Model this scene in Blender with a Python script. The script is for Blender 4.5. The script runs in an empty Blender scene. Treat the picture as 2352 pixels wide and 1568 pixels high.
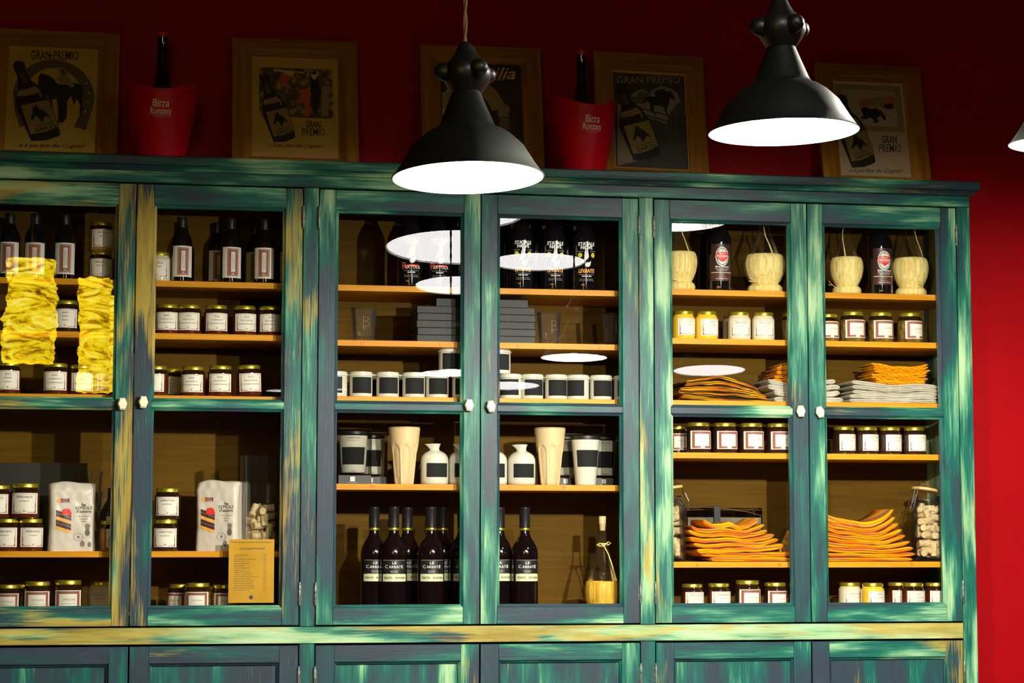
import bpy, math, random
from mathutils import Vector, Matrix, noise
sc = bpy.context.scene
col = sc.collection
PI = math.pi
# ------------------------------------------------------------------ camera
F = 4854.82
Z0 = 1.1                                    # world height of the lower edge of the glazed doors
cy_, sy_ = math.cos(-.17548), math.sin(-.17548)
cp_, sp_ = math.cos(.09248), math.sin(.09248)
R_ = (Matrix.Rotation(-.17548, 3, 'Z') @ Matrix.Rotation(.09248, 3, 'X') @
      Matrix(((1, 0, 0), (0, 0, -1), (0, 1, 0))) @ Matrix.Rotation(.00116, 3, 'Z'))
CAM = Vector((-.47668, -6.25559, .25719 + Z0))
cd = bpy.data.cameras.new('camera')
cam = bpy.data.objects.new('camera', cd); col.objects.link(cam)
cam.matrix_world = Matrix.Translation(CAM) @ R_.to_4x4()
cd.sensor_width = 36; cd.lens = 36 * F / 2352; cd.clip_end = 60
sc.camera = cam
# ------------------------------------------------------------------ world, exposure
w = bpy.data.worlds.new('world'); sc.world = w; w.use_nodes = True
w.node_tree.nodes['Background'].inputs[0].default_value = (.30, .22, .16, 1)
w.node_tree.nodes['Background'].inputs[1].default_value = .02
sc.view_settings.view_transform = 'Standard'; sc.view_settings.look = 'None'
sc.view_settings.exposure = 0.0; sc.view_settings.gamma = 1; sc.view_settings.use_curve_mapping = False
sc.cycles.max_bounces = 8; sc.cycles.transparent_max_bounces = 24; sc.cycles.glossy_bounces = 4
sc.cycles.sample_clamp_indirect = 30
LAMP_A, LAMP_B, LAMP_C, LAMP_ROOM = 30, 40, 40, 14     # radiance of the lamps' opal covers
BULB_A, BULB_B, BULB_C, BULB_ROOM = 5, 125, 390, 60          # watts of their bulbs
PAPER_LIGHT = 13
# ------------------------------------------------------------------ picture -> place
def ray(u, v): return R_ @ Vector(((u - 1176) / F, -(v - 784) / F, -1))
def at_y(u, v, y):
    d = ray(u, v); return CAM + d * ((y - CAM.y) / d.y)
def at_d(u, v, t): return CAM + ray(u, v) * t
def X(u, y, z):
    """x of the point at depth y and height z that stands in column u of the photograph"""
    Rt = R_.transposed()
    a = Rt @ (Vector((0, y, z)) - CAM); b = Rt @ Vector((1, 0, 0)); k = (u - 1176) / F
    return (-k * a.z - a.x) / (b.x + k * b.z)
def PX(x, y, z):
    c = R_.transposed() @ (Vector((x, y, z)) - CAM); return -c.z / F       # metres per pixel there
# ------------------------------------------------------------------ node helpers
def nm(name):
    m = bpy.data.materials.new(name); m.use_nodes = True
    nt = m.node_tree; b = nt.nodes['Principled BSDF']
    return m, nt, b
def pm(name, c, rough=.5, metal=0, coat=0, spec=.5, em=None, es=0, bump=0, bs=200, var=0, vs=30):
    m, nt, b = nm(name)
    b.inputs['Base Color'].default_value = (*c, 1); b.inputs['Roughness'].default_value = rough
    b.inputs['Metallic'].default_value = metal; b.inputs['Coat Weight'].default_value = coat
    b.inputs['Coat Roughness'].default_value = .04
    b.inputs['Specular IOR Level'].default_value = spec
    tc = nt.nodes.new('ShaderNodeTexCoord')
    if bump:
        n = nt.nodes.new('ShaderNodeTexNoise'); n.inputs['Scale'].default_value = bs
        nt.links.new(tc.outputs['Object'], n.inputs['Vector'])
        bn = nt.nodes.new('ShaderNodeBump'); bn.inputs['Strength'].default_value = bump
        bn.inputs['Distance'].default_value = .002
        nt.links.new(n.outputs['Fac'], bn.inputs['Height']); nt.links.new(bn.outputs[0], b.inputs['Normal'])
    if var:
        n = nt.nodes.new('ShaderNodeTexNoise'); n.inputs['Scale'].default_value = vs; n.inputs['Detail'].default_value = 4
        nt.links.new(tc.outputs['Object'], n.inputs['Vector'])
        r = ramp(nt, n.outputs['Fac'], [(.3, tuple(x * (1 - var) for x in c)), (.7, tuple(min(1, x * (1 + var)) for x in c))])
        nt.links.new(r, b.inputs['Base Color'])
    if em:
        b.inputs['Emission Color'].default_value = (*em, 1); b.inputs['Emission Strength'].default_value = es
    return m
def ramp(nt, src, stops, interp='LINEAR'):
    r = nt.nodes.new('ShaderNodeValToRGB'); cr = r.color_ramp; cr.interpolation = interp
    while len(cr.elements) < len(stops): cr.elements.new(.5)
    for e, (p, c) in zip(cr.elements, stops): e.position = p; e.color = (*c, 1)
    nt.links.new(src, r.inputs[0]); return r.outputs[0]
def mix(nt, f, a, b, mode='MIX'):
    m = nt.nodes.new('ShaderNodeMix'); m.data_type = 'RGBA'; m.blend_type = mode
    for s, v in ((m.inputs[0], f), (m.inputs[6], a), (m.inputs[7], b)):
        if hasattr(v, 'links'): nt.links.new(v, s)
        elif isinstance(v, (int, float)): s.default_value = v
        else: s.default_value = (*v, 1)
    return m.outputs[2]
def math_(nt, op, a, b=0, clamp=False):
    m = nt.nodes.new('ShaderNodeMath'); m.operation = op; m.use_clamp = clamp
    for s, v in ((m.inputs[0], a), (m.inputs[1], b)):
        if hasattr(v, 'links'): nt.links.new(v, s)
        else: s.default_value = v
    return m.outputs[0]
def tex(nt, scale, nscale=1, detail=3, rough=.5, rnd=0, dist=0):
    tc = nt.nodes.new('ShaderNodeTexCoord'); mp = nt.nodes.new('ShaderNodeMapping')
    mp.inputs['Scale'].default_value = scale
    nt.links.new(tc.outputs['Object'], mp.inputs[0])
    if rnd:
        oi = nt.nodes.new('ShaderNodeObjectInfo')
        k = math_(nt, 'MULTIPLY', oi.outputs['Random'], rnd)
        cx = nt.nodes.new('ShaderNodeCombineXYZ')
        for i in range(3): nt.links.new(k, cx.inputs[i])
        nt.links.new(cx.outputs[0], mp.inputs['Location'])
    n = nt.nodes.new('ShaderNodeTexNoise'); n.inputs['Scale'].default_value = nscale
    n.inputs['Detail'].default_value = detail; n.inputs['Roughness'].default_value = rough
    n.inputs['Distortion'].default_value = dist
    nt.links.new(mp.outputs[0], n.inputs['Vector']); return n.outputs['Fac']
# ------------------------------------------------------------------ materials
def paint(name, axis, bias=0, ochre=.60, cool=0):
    """hand-brushed, rubbed-through paint: slate, teal, green, mint and ochre coats streaked along the board"""
    m, nt, b = nm(name)
    big = (7.5, 7.5, 1.9) if axis == 'z' else (1.9, 7.5, 10)
    fine = (230, 230, 9) if axis == 'z' else (9, 230, 230)
    mid = (42, 42, 4.5) if axis == 'z' else (4.5, 42, 42)
    a = tex(nt, big, 1.0, 2, .5, 9, .4)
    s = tex(nt, fine, 1.0, 3, .6, 5)
    q = tex(nt, mid, 1.0, 3, .6, 7)
    f = math_(nt, 'ADD', a, math_(nt, 'MULTIPLY', math_(nt, 'SUBTRACT', s, .5), .20))
    f = math_(nt, 'ADD', f, math_(nt, 'MULTIPLY', math_(nt, 'SUBTRACT', q, .5), .42))
    f = math_(nt, 'ADD', f, bias, True)
    base = ramp(nt, f, [(.30, (.022, .034, .052)), (.44, (.016, .044, .056)), (.50, (.006, .075, .068)),
                        (.555, (.008, .120, .080)), (.61, (.070, .235, .145)), (.67, (.240, .440, .230)),
                        (.77, (.400, .560, .330))])
    o = tex(nt, tuple(x * .8 for x in big), 1.0, 3, .6, 17, .5)
    o = math_(nt, 'ADD', o, math_(nt, 'MULTIPLY', math_(nt, 'SUBTRACT', s, .5), .35))
    om = math_(nt, 'MULTIPLY', math_(nt, 'SUBTRACT', o, ochre), 9, True)
    oc = ramp(nt, q, [(.35, (.30, .20, .02)), (.62, (.44, .33, .05))])
    c = mix(nt, math_(nt, 'MULTIPLY', om, .85), base, oc)
    # dry-brushed pale scratches
    sc2 = tex(nt, tuple(x * 1.7 for x in fine), 1.0, 2, .6, 3)
    sm = math_(nt, 'MULTIPLY', math_(nt, 'SUBTRACT', sc2, .66), 8, True)
    sm = math_(nt, 'MULTIPLY', sm, math_(nt, 'MULTIPLY', math_(nt, 'SUBTRACT', q, .42), 3, True))
    c = mix(nt, math_(nt, 'MULTIPLY', sm, .55), c, (.42, .55, .42))
    nt.links.new(c, b.inputs['Base Color'])
    b.inputs['Roughness'].default_value = .45; b.inputs['Specular IOR Level'].default_value = .25
    bn = nt.nodes.new('ShaderNodeBump'); bn.inputs['Strength'].default_value = .35; bn.inputs['Distance'].default_value = .0012
    nt.links.new(s, bn.inputs['Height']); nt.links.new(bn.outputs[0], b.inputs['Normal'])
    return m
def wood(name, c1, c2, axis='x', rough=.45, sc_=1, spec=.5):
    m, nt, b = nm(name); b.inputs['Specular IOR Level'].default_value = spec
    k = {'x': (1.5, 30, 30), 'z': (30, 30, 1.5), 'y': (30, 1.5, 30), 'w': (75, 75, 1.6)}[axis]
    a = tex(nt, tuple(x * sc_ for x in k), 1, 4, .6, 11, .8)
    g = tex(nt, tuple(x * sc_ * 4 for x in k), 1, 2, .6, 5)
    f = math_(nt, 'ADD', math_(nt, 'MULTIPLY', a, .7), math_(nt, 'MULTIPLY', g, .3))
    c = ramp(nt, f, [(.35, c1), (.6, c2)])
    nt.links.new(c, b.inputs['Base Color']); b.inputs['Roughness'].default_value = rough
    bn = nt.nodes.new('ShaderNodeBump'); bn.inputs['Strength'].default_value = .2; bn.inputs['Distance'].default_value = .001
    nt.links.new(f, bn.inputs['Height']); nt.links.new(bn.outputs[0], b.inputs['Normal'])
    return m
def glass(name, tint=(1, 1, 1), ior=1.5, rough=0.0, boost=1.0, haze=0):
    """thin clear glass: sees through, mirrors by Fresnel"""
    m = bpy.data.materials.new(name); m.use_nodes = True; nt = m.node_tree
    nt.nodes.remove(nt.nodes['Principled BSDF']); out = nt.nodes['Material Output']
    t = nt.nodes.new('ShaderNodeBsdfTransparent'); t.inputs[0].default_value = (*tint, 1)
    g = nt.nodes.new('ShaderNodeBsdfGlossy'); g.inputs['Roughness'].default_value = rough
    fr = nt.nodes.new('ShaderNodeFresnel'); fr.inputs[0].default_value = ior
    mx = nt.nodes.new('ShaderNodeMixShader')
    f = math_(nt, 'MULTIPLY', fr.outputs[0], boost, True)
    nt.links.new(f, mx.inputs[0]); nt.links.new(t.outputs[0], mx.inputs[1]); nt.links.new(g.outputs[0], mx.inputs[2])
    if haze:
        df = nt.nodes.new('ShaderNodeBsdfDiffuse'); df.inputs[0].default_value = (.8, .8, .75, 1); m2 = nt.nodes.new('ShaderNodeMixShader')
        lw = nt.nodes.new('ShaderNodeLayerWeight'); lw.inputs[0].default_value = .35
        nt.links.new(math_(nt, 'ADD', math_(nt, 'MULTIPLY', lw.outputs['Facing'], haze * 5), haze, True), m2.inputs[0])
        nt.links.new(mx.outputs[0], m2.inputs[1]); nt.links.new(df.outputs[0], m2.inputs[2]); mx = m2
    nt.links.new(mx.outputs[0], out.inputs[0]); return m
def emis(name, c, s):
    m = bpy.data.materials.new(name); m.use_nodes = True; nt = m.node_tree
    nt.nodes.remove(nt.nodes['Principled BSDF']); e = nt.nodes.new('ShaderNodeEmission')
    e.inputs[0].default_value = (*c, 1); e.inputs[1].default_value = s
    nt.links.new(e.outputs[0], nt.nodes['Material Output'].inputs[0]); return m
M = {}
M['pv'] = paint('paint_vertical', 'z', .0); M['ph'] = paint('paint_horizontal', 'x', .0)
M['pvl'] = paint('paint_vertical_left', 'z', -.01, .50); M['phl'] = paint('paint_horizontal_left', 'x', -.01, .50)
M['pvm'] = paint('paint_vertical_middle', 'z', .02, .62); M['phm'] = paint('paint_horizontal_middle', 'x', -.02, .66)
M['pvr'] = paint('paint_vertical_right', 'z', .035, .66); M['phr'] = paint('paint_horizontal_right', 'x', .01, .72)
M['post'] = paint('paint_post', 'z', .065, .58); M['rail'] = paint('paint_rail', 'x', .10, .445)
M['corn'] = paint('paint_cornice', 'x', .01, .63)
M['low'] = paint('paint_low_door', 'x', -.05, .62); M['lowv'] = paint('paint_low_door_vertical', 'z', -.05, .60)
M['shelf'] = wood('pine_shelf', (.50, .19, .003), (.70, .31, .008), 'x', .45, 1, .2)
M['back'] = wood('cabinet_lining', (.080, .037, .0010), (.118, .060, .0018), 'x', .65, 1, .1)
M['fv'] = wood('frame_wood_v', (.22, .080, .006), (.44, .19, .018), 'z', .55, .8, .15)
M['fh'] = wood('frame_wood_h', (.22, .080, .006), (.44, .19, .018), 'x', .55, .8, .15)
M['lip'] = wood('frame_lip', (.50, .27, .08), (.62, .36, .12), 'x', .5)
M['red_letter'] = pm('red_stencil', (.62, .05, .01), .5)
M['glass'] = glass('door_glass')
M['gl2'] = glass('drinking_glass', (1, 1, 1), 1.45, 0, .8, .006)
M['gl3'] = glass('jar_glass', (.98, .98, .97), 1.45, 0, .8, .002)
M['plastic'] = glass('clear_plastic', (.86, .86, .84), 1.5, .05, 1.5)
M['hinge'] = pm('hinge_metal', (.16, .20, .16), .5, .6, var=.6, vs=90)
M['ivory'] = pm('ivory_ceramic', (.80, .72, .50), .25, coat=.5)
M['gold'] = pm('gold_lid', (.72, .60, .05), .28, .85)
M['paper'] = pm('label_paper', (.78, .74, .62), .6)
M['neck'] = pm('dark_neck_glass', (.020, .008, .004), .08, coat=1)
M['ink'] = pm('label_ink', (.22, .17, .14), .7)
M['ink2'] = pm('black_ink', (.03, .03, .03), .7)
M['maroon'] = pm('label_maroon', (.22, .03, .04), .6)
M['key'] = pm('label_key_red', (.28, .085, .055), .6, var=.5, vs=900)
M['sauce'] = pm('tomato_sauce_in_glass', (.085, .014, .004), .12, coat=1, var=.4, vs=70)
M['dark_jam'] = pm('dark_preserve_in_glass', (.030, .012, .008), .1, coat=1, var=.5, vs=70)
M['green_pre'] = pm('olive_preserve_in_glass', (.17, .10, .02), .1, coat=1, var=.6, vs=90)
M['yellow_pre'] = pm('yellow_cream_in_glass', (.80, .50, .03), .15, coat=1)
M['cream_pre'] = pm('pale_cream_in_glass', (.70, .62, .40), .15, coat=1)
M['honey'] = pm('amber_honey_in_glass', (.42, .19, .03), .12, coat=1, var=.3)
M['blackglass'] = pm('dark_bottle_glass', (.006, .005, .006), .06, coat=1)
M['brownglass'] = pm('brown_bottle_glass', (.006, .0025, .003), .08, coat=.6)
M['capsule'] = pm('black_capsule', (.012, .010, .012), .35)
M['white'] = pm('white_print', (.80, .78, .72), .5)
M['oran'] = pm('orange_print', (.90, .40, .05), .5)
M['yel'] = pm('yellow_print', (.72, .62, .02), .5)
M['redp'] = pm('red_print', (.75, .03, .02), .5)
M['redo'] = pm('coral_print', (.80, .16, .08), .5)
M['greenp'] = pm('green_print', (.02, .22, .10), .5)
M['brownlab'] = pm('brown_label', (.050, .016, .016), .4)
M['brownlab2'] = pm('brown_label_low', (.085, .024, .018), .4)
M['creamlab'] = pm('cream_label', (.66, .66, .40), .5)
M['porc'] = pm('white_porcelain', (.62, .60, .49), .16, coat=.5)
M['chalk'] = pm('chalkboard_label', (.014, .015, .014), .8, spec=.2)
M['beige'] = pm('beige_silicone', (.62, .46, .23), .5)
M['blackbox'] = pm('black_cardboard', (.012, .014, .012), .5, spec=.3)
M['cork'] = pm('cork', (.62, .48, .24), .7, var=.25, vs=120, bump=.4, bs=300)
M['straw'] = wood('straw', (.66, .44, .06), (.92, .80, .36), 'w', .6, 1.5, .2)
M['straw2'] = wood('golden_straw', (.42, .20, .008), (.78, .50, .06), 'w', .5, 1.2, .3)
M['shade'] = pm('black_enamel', (.006, .007, .006), .5, coat=.0, spec=.25)
M['shade_in'] = pm('white_enamel', (.9, .9, .9), .3)
M['cast'] = pm('cast_iron_black', (.006, .006, .006), .42, .0, bump=.3, bs=60)
M['rope'] = pm('twisted_cord', (.22, .13, .05), .8)
M['bucket'] = pm('red_plastic', (.62, .001, .014), .4, spec=.2)
M['bottle_red'] = pm('red_cap', (.6, .02, .02), .4)
M['bagp'] = pm('flour_bag_paper', (.62, .56, .46), .42, bump=.5, bs=30)
M['menu'] = pm('yellow_menu_paper', (.40, .215, .010), .6, spec=.2, var=.12, vs=12)
M['wire'] = pm('steel_wire', (.6, .6, .58), .25, 1)
M['gasket'] = pm('rubber_gasket', (.55, .38, .12), .5)
M['card'] = pm('black_card', (.010, .009, .009), .45)
M['linen'] = pm('grey_linen', (.50, .47, .38), .85, bump=.5, bs=500, var=.12, vs=40)
M['darkcloth'] = pm('black_cloth', (.02, .017, .015), .85)
def clothmat(name, stops, diag=.35, per=2.0, xdir=False, nz=.5):
    m, nt, b = nm(name); tc = nt.nodes.new('ShaderNodeTexCoord'); sp = nt.nodes.new('ShaderNodeSeparateXYZ')
    nt.links.new(tc.outputs['UV'], sp.inputs[0])
    n = tex(nt, (9, 9, 30), 1, 2, .5, 7)
    oi = nt.nodes.new('ShaderNodeObjectInfo')
    if xdir: v = math_(nt, 'ADD', math_(nt, 'MULTIPLY', sp.outputs[0], per), math_(nt, 'MULTIPLY', sp.outputs[1], 2))
    else: v = math_(nt, 'ADD', math_(nt, 'MULTIPLY', sp.outputs[1], per), math_(nt, 'MULTIPLY', sp.outputs[0], diag * per))
    v = math_(nt, 'ADD', v, math_(nt, 'MULTIPLY', n, nz)); v = math_(nt, 'ADD', v, math_(nt, 'MULTIPLY', oi.outputs['Random'], 7))
    v = math_(nt, 'FRACT', v)
    nt.links.new(ramp(nt, v, stops), b.inputs['Base Color']); b.inputs['Roughness'].default_value = .85
    b.inputs['Specular IOR Level'].default_value = .1
    return m
Y_, O_, RD_, MV_ = (.82, .40, .002), (.74, .19, .003), (.60, .07, .012), (.30, .17, .10)
M['cl_or'] = clothmat('orange_striped_cloth', [(0, Y_), (.22, Y_), (.28, O_), (.45, RD_), (.52, MV_), (.6, MV_), (.66, Y_), (.8, O_), (1, Y_)])
M['cl_bk'] = clothmat('black_orange_cloth', [(0, (.02, .015, .012)), (.38, (.02, .015, .012)), (.42, Y_), (.6, O_), (.66, RD_), (.72, (.02, .015, .012)), (.9, Y_), (1, (.02, .015, .012))])
M['cl_ck'] = clothmat('orange_checked_cloth', [(0, Y_), (.45, Y_), (.5, RD_), (.62, O_), (.7, Y_), (1, Y_)], per=9, xdir=True, nz=.2)
# ------------------------------------------------------------------ mesh building
class MB:
    def __init__(s): s.v = []; s.f = []; s.m = []; s.uv = {}
    def add(s, vs, fs, mi=0, uv=None):
        o = len(s.v); s.v += [tuple(p) for p in vs]
        for f in fs:
            if uv: s.uv[len(s.f)] = [uv[i] for i in f]
            s.f.append([o + i for i in f]); s.m.append(mi)
        return s
    def box(s, x0, x1, y0, y1, z0, z1, mi=0):
        v = [(x, y, z) for z in (z0, z1) for y in (y0, y1) for x in (x0, x1)]
        return s.add(v, [(0, 2, 3, 1), (4, 5, 7, 6), (0, 1, 5, 4), (2, 6, 7, 3), (0, 4, 6, 2), (1, 3, 7, 5)], mi)
    def lathe(s, prof, n=32, mi=0, c=(0, 0, 0), sx=1, sy=1, cap=True, rf=None):
        vs = []; fs = []
        for k, (r, z) in enumerate(prof):
            for i in range(n):
                a = 2 * PI * i / n; rr = r * (rf(a, z) if rf else 1)
                vs.append((c[0] + rr * math.cos(a) * sx, c[1] + rr * math.sin(a) * sy, c[2] + z))
        for k in range(len(prof) - 1):
            for i in range(n):
                j = (i + 1) % n; fs.append((k * n + i, k * n + j, (k + 1) * n + j, (k + 1) * n + i))
        if cap: fs.append(tuple(reversed(range(n)))); fs.append(tuple((len(prof) - 1) * n + i for i in range(n)))
        return s.add(vs, fs, mi)
    def tube(s, pts, r, n=8, mi=0):
        pts = [Vector(p) for p in pts]; vs = []; fs = []; up = None
        for i, p in enumerate(pts):
            t = (pts[min(i + 1, len(pts) - 1)] - pts[max(i - 1, 0)]).normalized()
            if up is None: up = t.orthogonal().normalized()
            up = (up - t * up.dot(t)).normalized(); sd = t.cross(up)
            rr = r[i] if isinstance(r, (list, tuple)) else r
            for k in range(n):
                a = 2 * PI * k / n; vs.append(p + up * rr * math.cos(a) + sd * rr * math.sin(a))
        for i in range(len(pts) - 1):
            for k in range(n):
                j = (k + 1) % n; fs.append((i * n + k, i * n + j, (i + 1) * n + j, (i + 1) * n + k))
        fs.append(tuple(reversed(range(n)))); fs.append(tuple((len(pts) - 1) * n + k for k in range(n)))
        return s.add(vs, fs, mi)
    def prism(s, poly, y0, y1, mi=0):
        """polygon of (x, z) pushed from y0 to y1"""
        n = len(poly); vs = [(x, y0, z) for x, z in poly] + [(x, y1, z) for x, z in poly]
        fs = [tuple(range(n)), tuple(reversed(range(n, 2 * n)))] + [(i, i + n, (i + 1) % n + n, (i + 1) % n) for i in range(n)]
        return s.add(vs, fs, mi)
    def band(s, s0, s1, z0, z1, rr, mi=0, rf=None, off=0):
        """rectangle wrapped on the front (-y) of a cylinder of radius rr (or rf(z))"""
        n = max(2, int(abs(s1 - s0) / .006) + 1); R0 = rf or (lambda z: rr)
        vs = []
        for z in (z0, z1):
            r = R0(z) + off
            for i in range(n + 1):
                a = (s0 + (s1 - s0) * i / n) / rr; vs.append((r * math.sin(a), -r * math.cos(a), z))
        return s.add(vs, [(i, i + 1, n + 2 + i, n + 1 + i) for i in range(n)], mi)
    def map2(s, vs, fs, fn, mi=0): return s.add([fn(x, z) for x, z in vs], fs, mi)
    def build(s, name, mats, parent=None, world=False, bevel=0, sharp=35, link=True):
        me = bpy.data.meshes.new(name); me.from_pydata(s.v, [], s.f)
        if not isinstance(mats, (list, tuple)): mats = [mats]
        for m in mats: me.materials.append(M[m] if isinstance(m, str) else m)
        me.polygons.foreach_set('material_index', s.m)
        me.polygons.foreach_set('use_smooth', [True] * len(s.f))
        if s.uv:
            ul = me.uv_layers.new(name='uv')
            for p in me.polygons:
                if p.index in s.uv:
                    for li, c in zip(p.loop_indices, s.uv[p.index]): ul.data[li].uv = c
        me.update()
        try: me.set_sharp_from_angle(angle=math.radians(sharp))
        except Exception: pass
        o = bpy.data.objects.new(name, me)
        if link: col.objects.link(o)
        if parent: o.parent = parent
        if world and parent: o.location = -parent.location
        if bevel:
            b = o.modifiers.new('bevel', 'BEVEL'); b.width = bevel; b.segments = 1; b.limit_method = 'ANGLE'
        return o
_g = {}
def glyph(txt, bold=0, shear=0):
    k = (txt, bold, shear)
    if k not in _g:
        c = bpy.data.curves.new('t', 'FONT'); c.body = txt; c.size = 1; c.offset = bold; c.shear = shear; c.resolution_u = 2
        o = bpy.data.objects.new('t', c); col.objects.link(o)
        dg = bpy.context.evaluated_depsgraph_get(); e = o.evaluated_get(dg); me = e.to_mesh()
        vs = [(v.co.x, v.co.y) for v in me.vertices]; fs = [tuple(p.vertices) for p in me.polygons]
        e.to_mesh_clear(); bpy.data.objects.remove(o); bpy.data.curves.remove(c)
        x0 = min(v[0] for v in vs); x1 = max(v[0] for v in vs); y0 = min(v[1] for v in vs); y1 = max(v[1] for v in vs)
        _g[k] = ([((x - x0) / (x1 - x0) - .5, (y - y0) / (y1 - y0) - .5) for x, y in vs], fs)
    return _g[k]
def text(mb, txt, cx, cz, wd, ht, fn, mi, bold=0, shear=0, rot=0):
    """text fitted in a box wd x ht about (cx, cz), mapped by fn(x, z) -> point"""
    vs, fs = glyph(txt, bold, shear); c, s = math.cos(rot), math.sin(rot)
    pts = [(cx + x * wd * c - z * ht * s, cz + x * wd * s + z * ht * c) for x, z in vs]
    mb.map2(pts, fs, fn, mi)
def wrap(rr, off, rf=None):
    def fn(x, z):
        r = (rf(z) if rf else rr) + off; a = x / rr; return (r * math.sin(a), -r * math.cos(a), z)
    return fn
def wpoly(mb, poly, fn, mi):
    """x-monotone polygon laid on a curved face in thin upright strips"""
    x0 = min(p[0] for p in poly); x1 = max(p[0] for p in poly); n = max(3, int((x1 - x0) / .0028)); cols = []
    for i in range(n + 1):
        x = x0 + (x1 - x0) * min(max(i / n, .002), .998); zs = []
        for (ax, az), (bx, bz) in zip(poly, poly[1:] + poly[:1]):
            if (ax - x) * (bx - x) <= 0 and ax != bx: zs.append(az + (bz - az) * (x - ax) / (bx - ax))
        if zs: cols.append((x, min(zs), max(zs)))
    vs = [(x, a) for x, a, b in cols] + [(x, b) for x, a, b in cols]; m = len(cols)
    mb.map2(vs, [(i, i + 1, m + i + 1, m + i) for i in range(m - 1)], fn, mi)
def flat(y, f=None): return lambda x, z: (x, y + (f(x, z) if f else 0), z)
def empty(name, loc, label, cat, group=None, rz=0):
    o = bpy.data.objects.new(name, None); col.objects.link(o); o.location = loc; o.rotation_euler = (0, 0, rz)
    o.empty_display_size = .05; tag(o, label, cat, group); return o
def tag(o, label, cat, group=None, kind=None):
    o['label'] = label; o['category'] = cat
    if group: o['group'] = group
    if kind: o['kind'] = kind
    return o
def copy_tree(root, loc, rz=0, label=None, group=None, cat=None):
    kids = {}
    for o in ALLKIDS.get(root.name, []): pass
    r = root.copy(); col.objects.link(r); r.location = loc; r.rotation_euler = (0, 0, rz)
    if label: r['label'] = label
    if group: r['group'] = group
    for ch in list(root.children):
        c = ch.copy(); col.objects.link(c); c.parent = r
        for g in list(ch.children):
            d = g.copy(); col.objects.link(d); d.parent = c
    return r
ALLKIDS = {}
_used = set()
def place(proto, loc, rz, label, group=None, sc_=None):
    """the first one placed is the prototype itself, each later one a copy of it and its parts"""
    if proto.name in _used: o = copy_tree(proto, loc, rz, label, group)
    else:
        o = proto; _used.add(proto.name); o.location = loc; o.rotation_euler = (0, 0, rz); o['label'] = label
        if group: o['group'] = group
    o.scale = sc_ or (1, 1, 1)
    return o
# ------------------------------------------------------------------ room
W, P = .49, .04673
HT = Z0 + 1.29313; HM = Z0 + .6625; HM2 = Z0 + .626; HG = Z0 + .0593; HU = Z0 + 1.225
YB, YW = .35, .372                      # cabinet back, room wall
XL, XR = -2 * W - P, 2.10
ZC = 3.6
def struct(name, mb, mats):
    o = mb.build(name, mats); o['kind'] = 'structure'; o['label'] = name.replace('_', ' '); return o
mw, nt, b = nm('red_wall_paint')
n = tex(nt, (1, 1, 1), 3, 4); nt.links.new(ramp(nt, n, [(.3, (.33, .0002, .0026)), (.7, (.38, .0003, .0040))]), b.inputs['Base Color'])
b.inputs['Roughness'].default_value = .55; b.inputs['Specular IOR Level'].default_value = .12
n = tex(nt, (1, 1, 1), 160, 2); bn = nt.nodes.new('ShaderNodeBump'); bn.inputs['Strength'].default_value = .15; bn.inputs['Distance'].default_value = .002
nt.links.new(n, bn.inputs['Height']); nt.links.new(bn.outputs[0], b.inputs['Normal'])
M['wall'] = mw
M['ceil'] = pm('ceiling_plaster', (.12, .05, .02), .8)
M['floor'] = wood('floor_boards', (.020, .012, .007), (.04, .024, .014), 'x', .6)
M['rear'] = pm('rear_wall_plaster', (.020, .014, .013), .9, spec=.1)
struct('wall_back', MB().box(-4, 6, YW, YW + .1, 0, ZC), 'wall')
struct('wall_left', MB().box(-4.1, -4, -9.5, YW + .1, 0, ZC), 'rear')
struct('wall_right', MB().box(6, 6.1, -9.5, YW + .1, 0, ZC), 'rear')
struct('wall_front', MB().box(-4.1, 6.1, -9.6, -9.5, 0, ZC), 'rear')
struct('floor', MB().box(-4.1, 6.1, -9.6, YW + .1, -.1, 0), 'floor')
struct('ceiling', MB().box(-4.1, 6.1, -9.6, YW + .1, ZC, ZC + .1), 'ceil')
# ------------------------------------------------------------------ the painted cabinet
cab = empty('display_cabinet', (.53, .17, 0), 'long hand-painted teal and mint display cabinet with glazed doors against the red wall', 'cabinet')
def part(name, mb, mats, parent=cab, bevel=0, label=None):
    o = mb.build(name, mats, parent, world=(parent is cab), bevel=bevel)
    if label: o['label'] = label
    return o
ZR1, ZR0 = Z0 - .003, Z0 - .053          # middle rail
# carcass
part('side_panel', MB().box(XR - .022, XR, .02, YB + .01, .02, HT + .03), 'post')
part('side_panel', MB().box(XL, XL + .022, .02, YB + .01, .02, HT + .03), 'post')
posts = [(-2 * W - P, -2 * W), (0, P), (P + 2 * W, 2 * P + 2 * W), (2 * P + 4 * W + .002, XR)]
for i, (a, b_) in enumerate(posts):
    if i == 3: part('post', MB().box(a, b_, 0, .022, .12, HT + .004), 'post', bevel=.0015)
    else:
        part('post', MB().box(a + .001, b_ - .001, .001, .022, ZR1, HT + .004), 'post', bevel=.0015)
        part('post', MB().box(a + .001, b_ - .001, .001, .022, .12, ZR0), 'lowv', bevel=.0015)
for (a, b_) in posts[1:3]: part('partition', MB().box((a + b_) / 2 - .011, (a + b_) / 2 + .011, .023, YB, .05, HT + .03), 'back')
part('frieze', MB().box(XL, XR, 0, .022, HT + .005, Z0 + 1.340), 'corn', bevel=.001)
c = MB()
prof = [(.0, 1.333), (-.012, 1.333), (-.014, 1.340), (-.020, 1.346), (-.030, 1.347), (-.032, 1.351), (-.032, 1.371), (-.028, 1.3745), (.0, 1.3745)]
vs = []; n = len(prof)
for xe, sg in ((XL, -1), (XR, 1)):
    for y, z in prof: vs.append((xe - sg * 0 + sg * (-y) * .75, y, Z0 + z))
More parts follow.
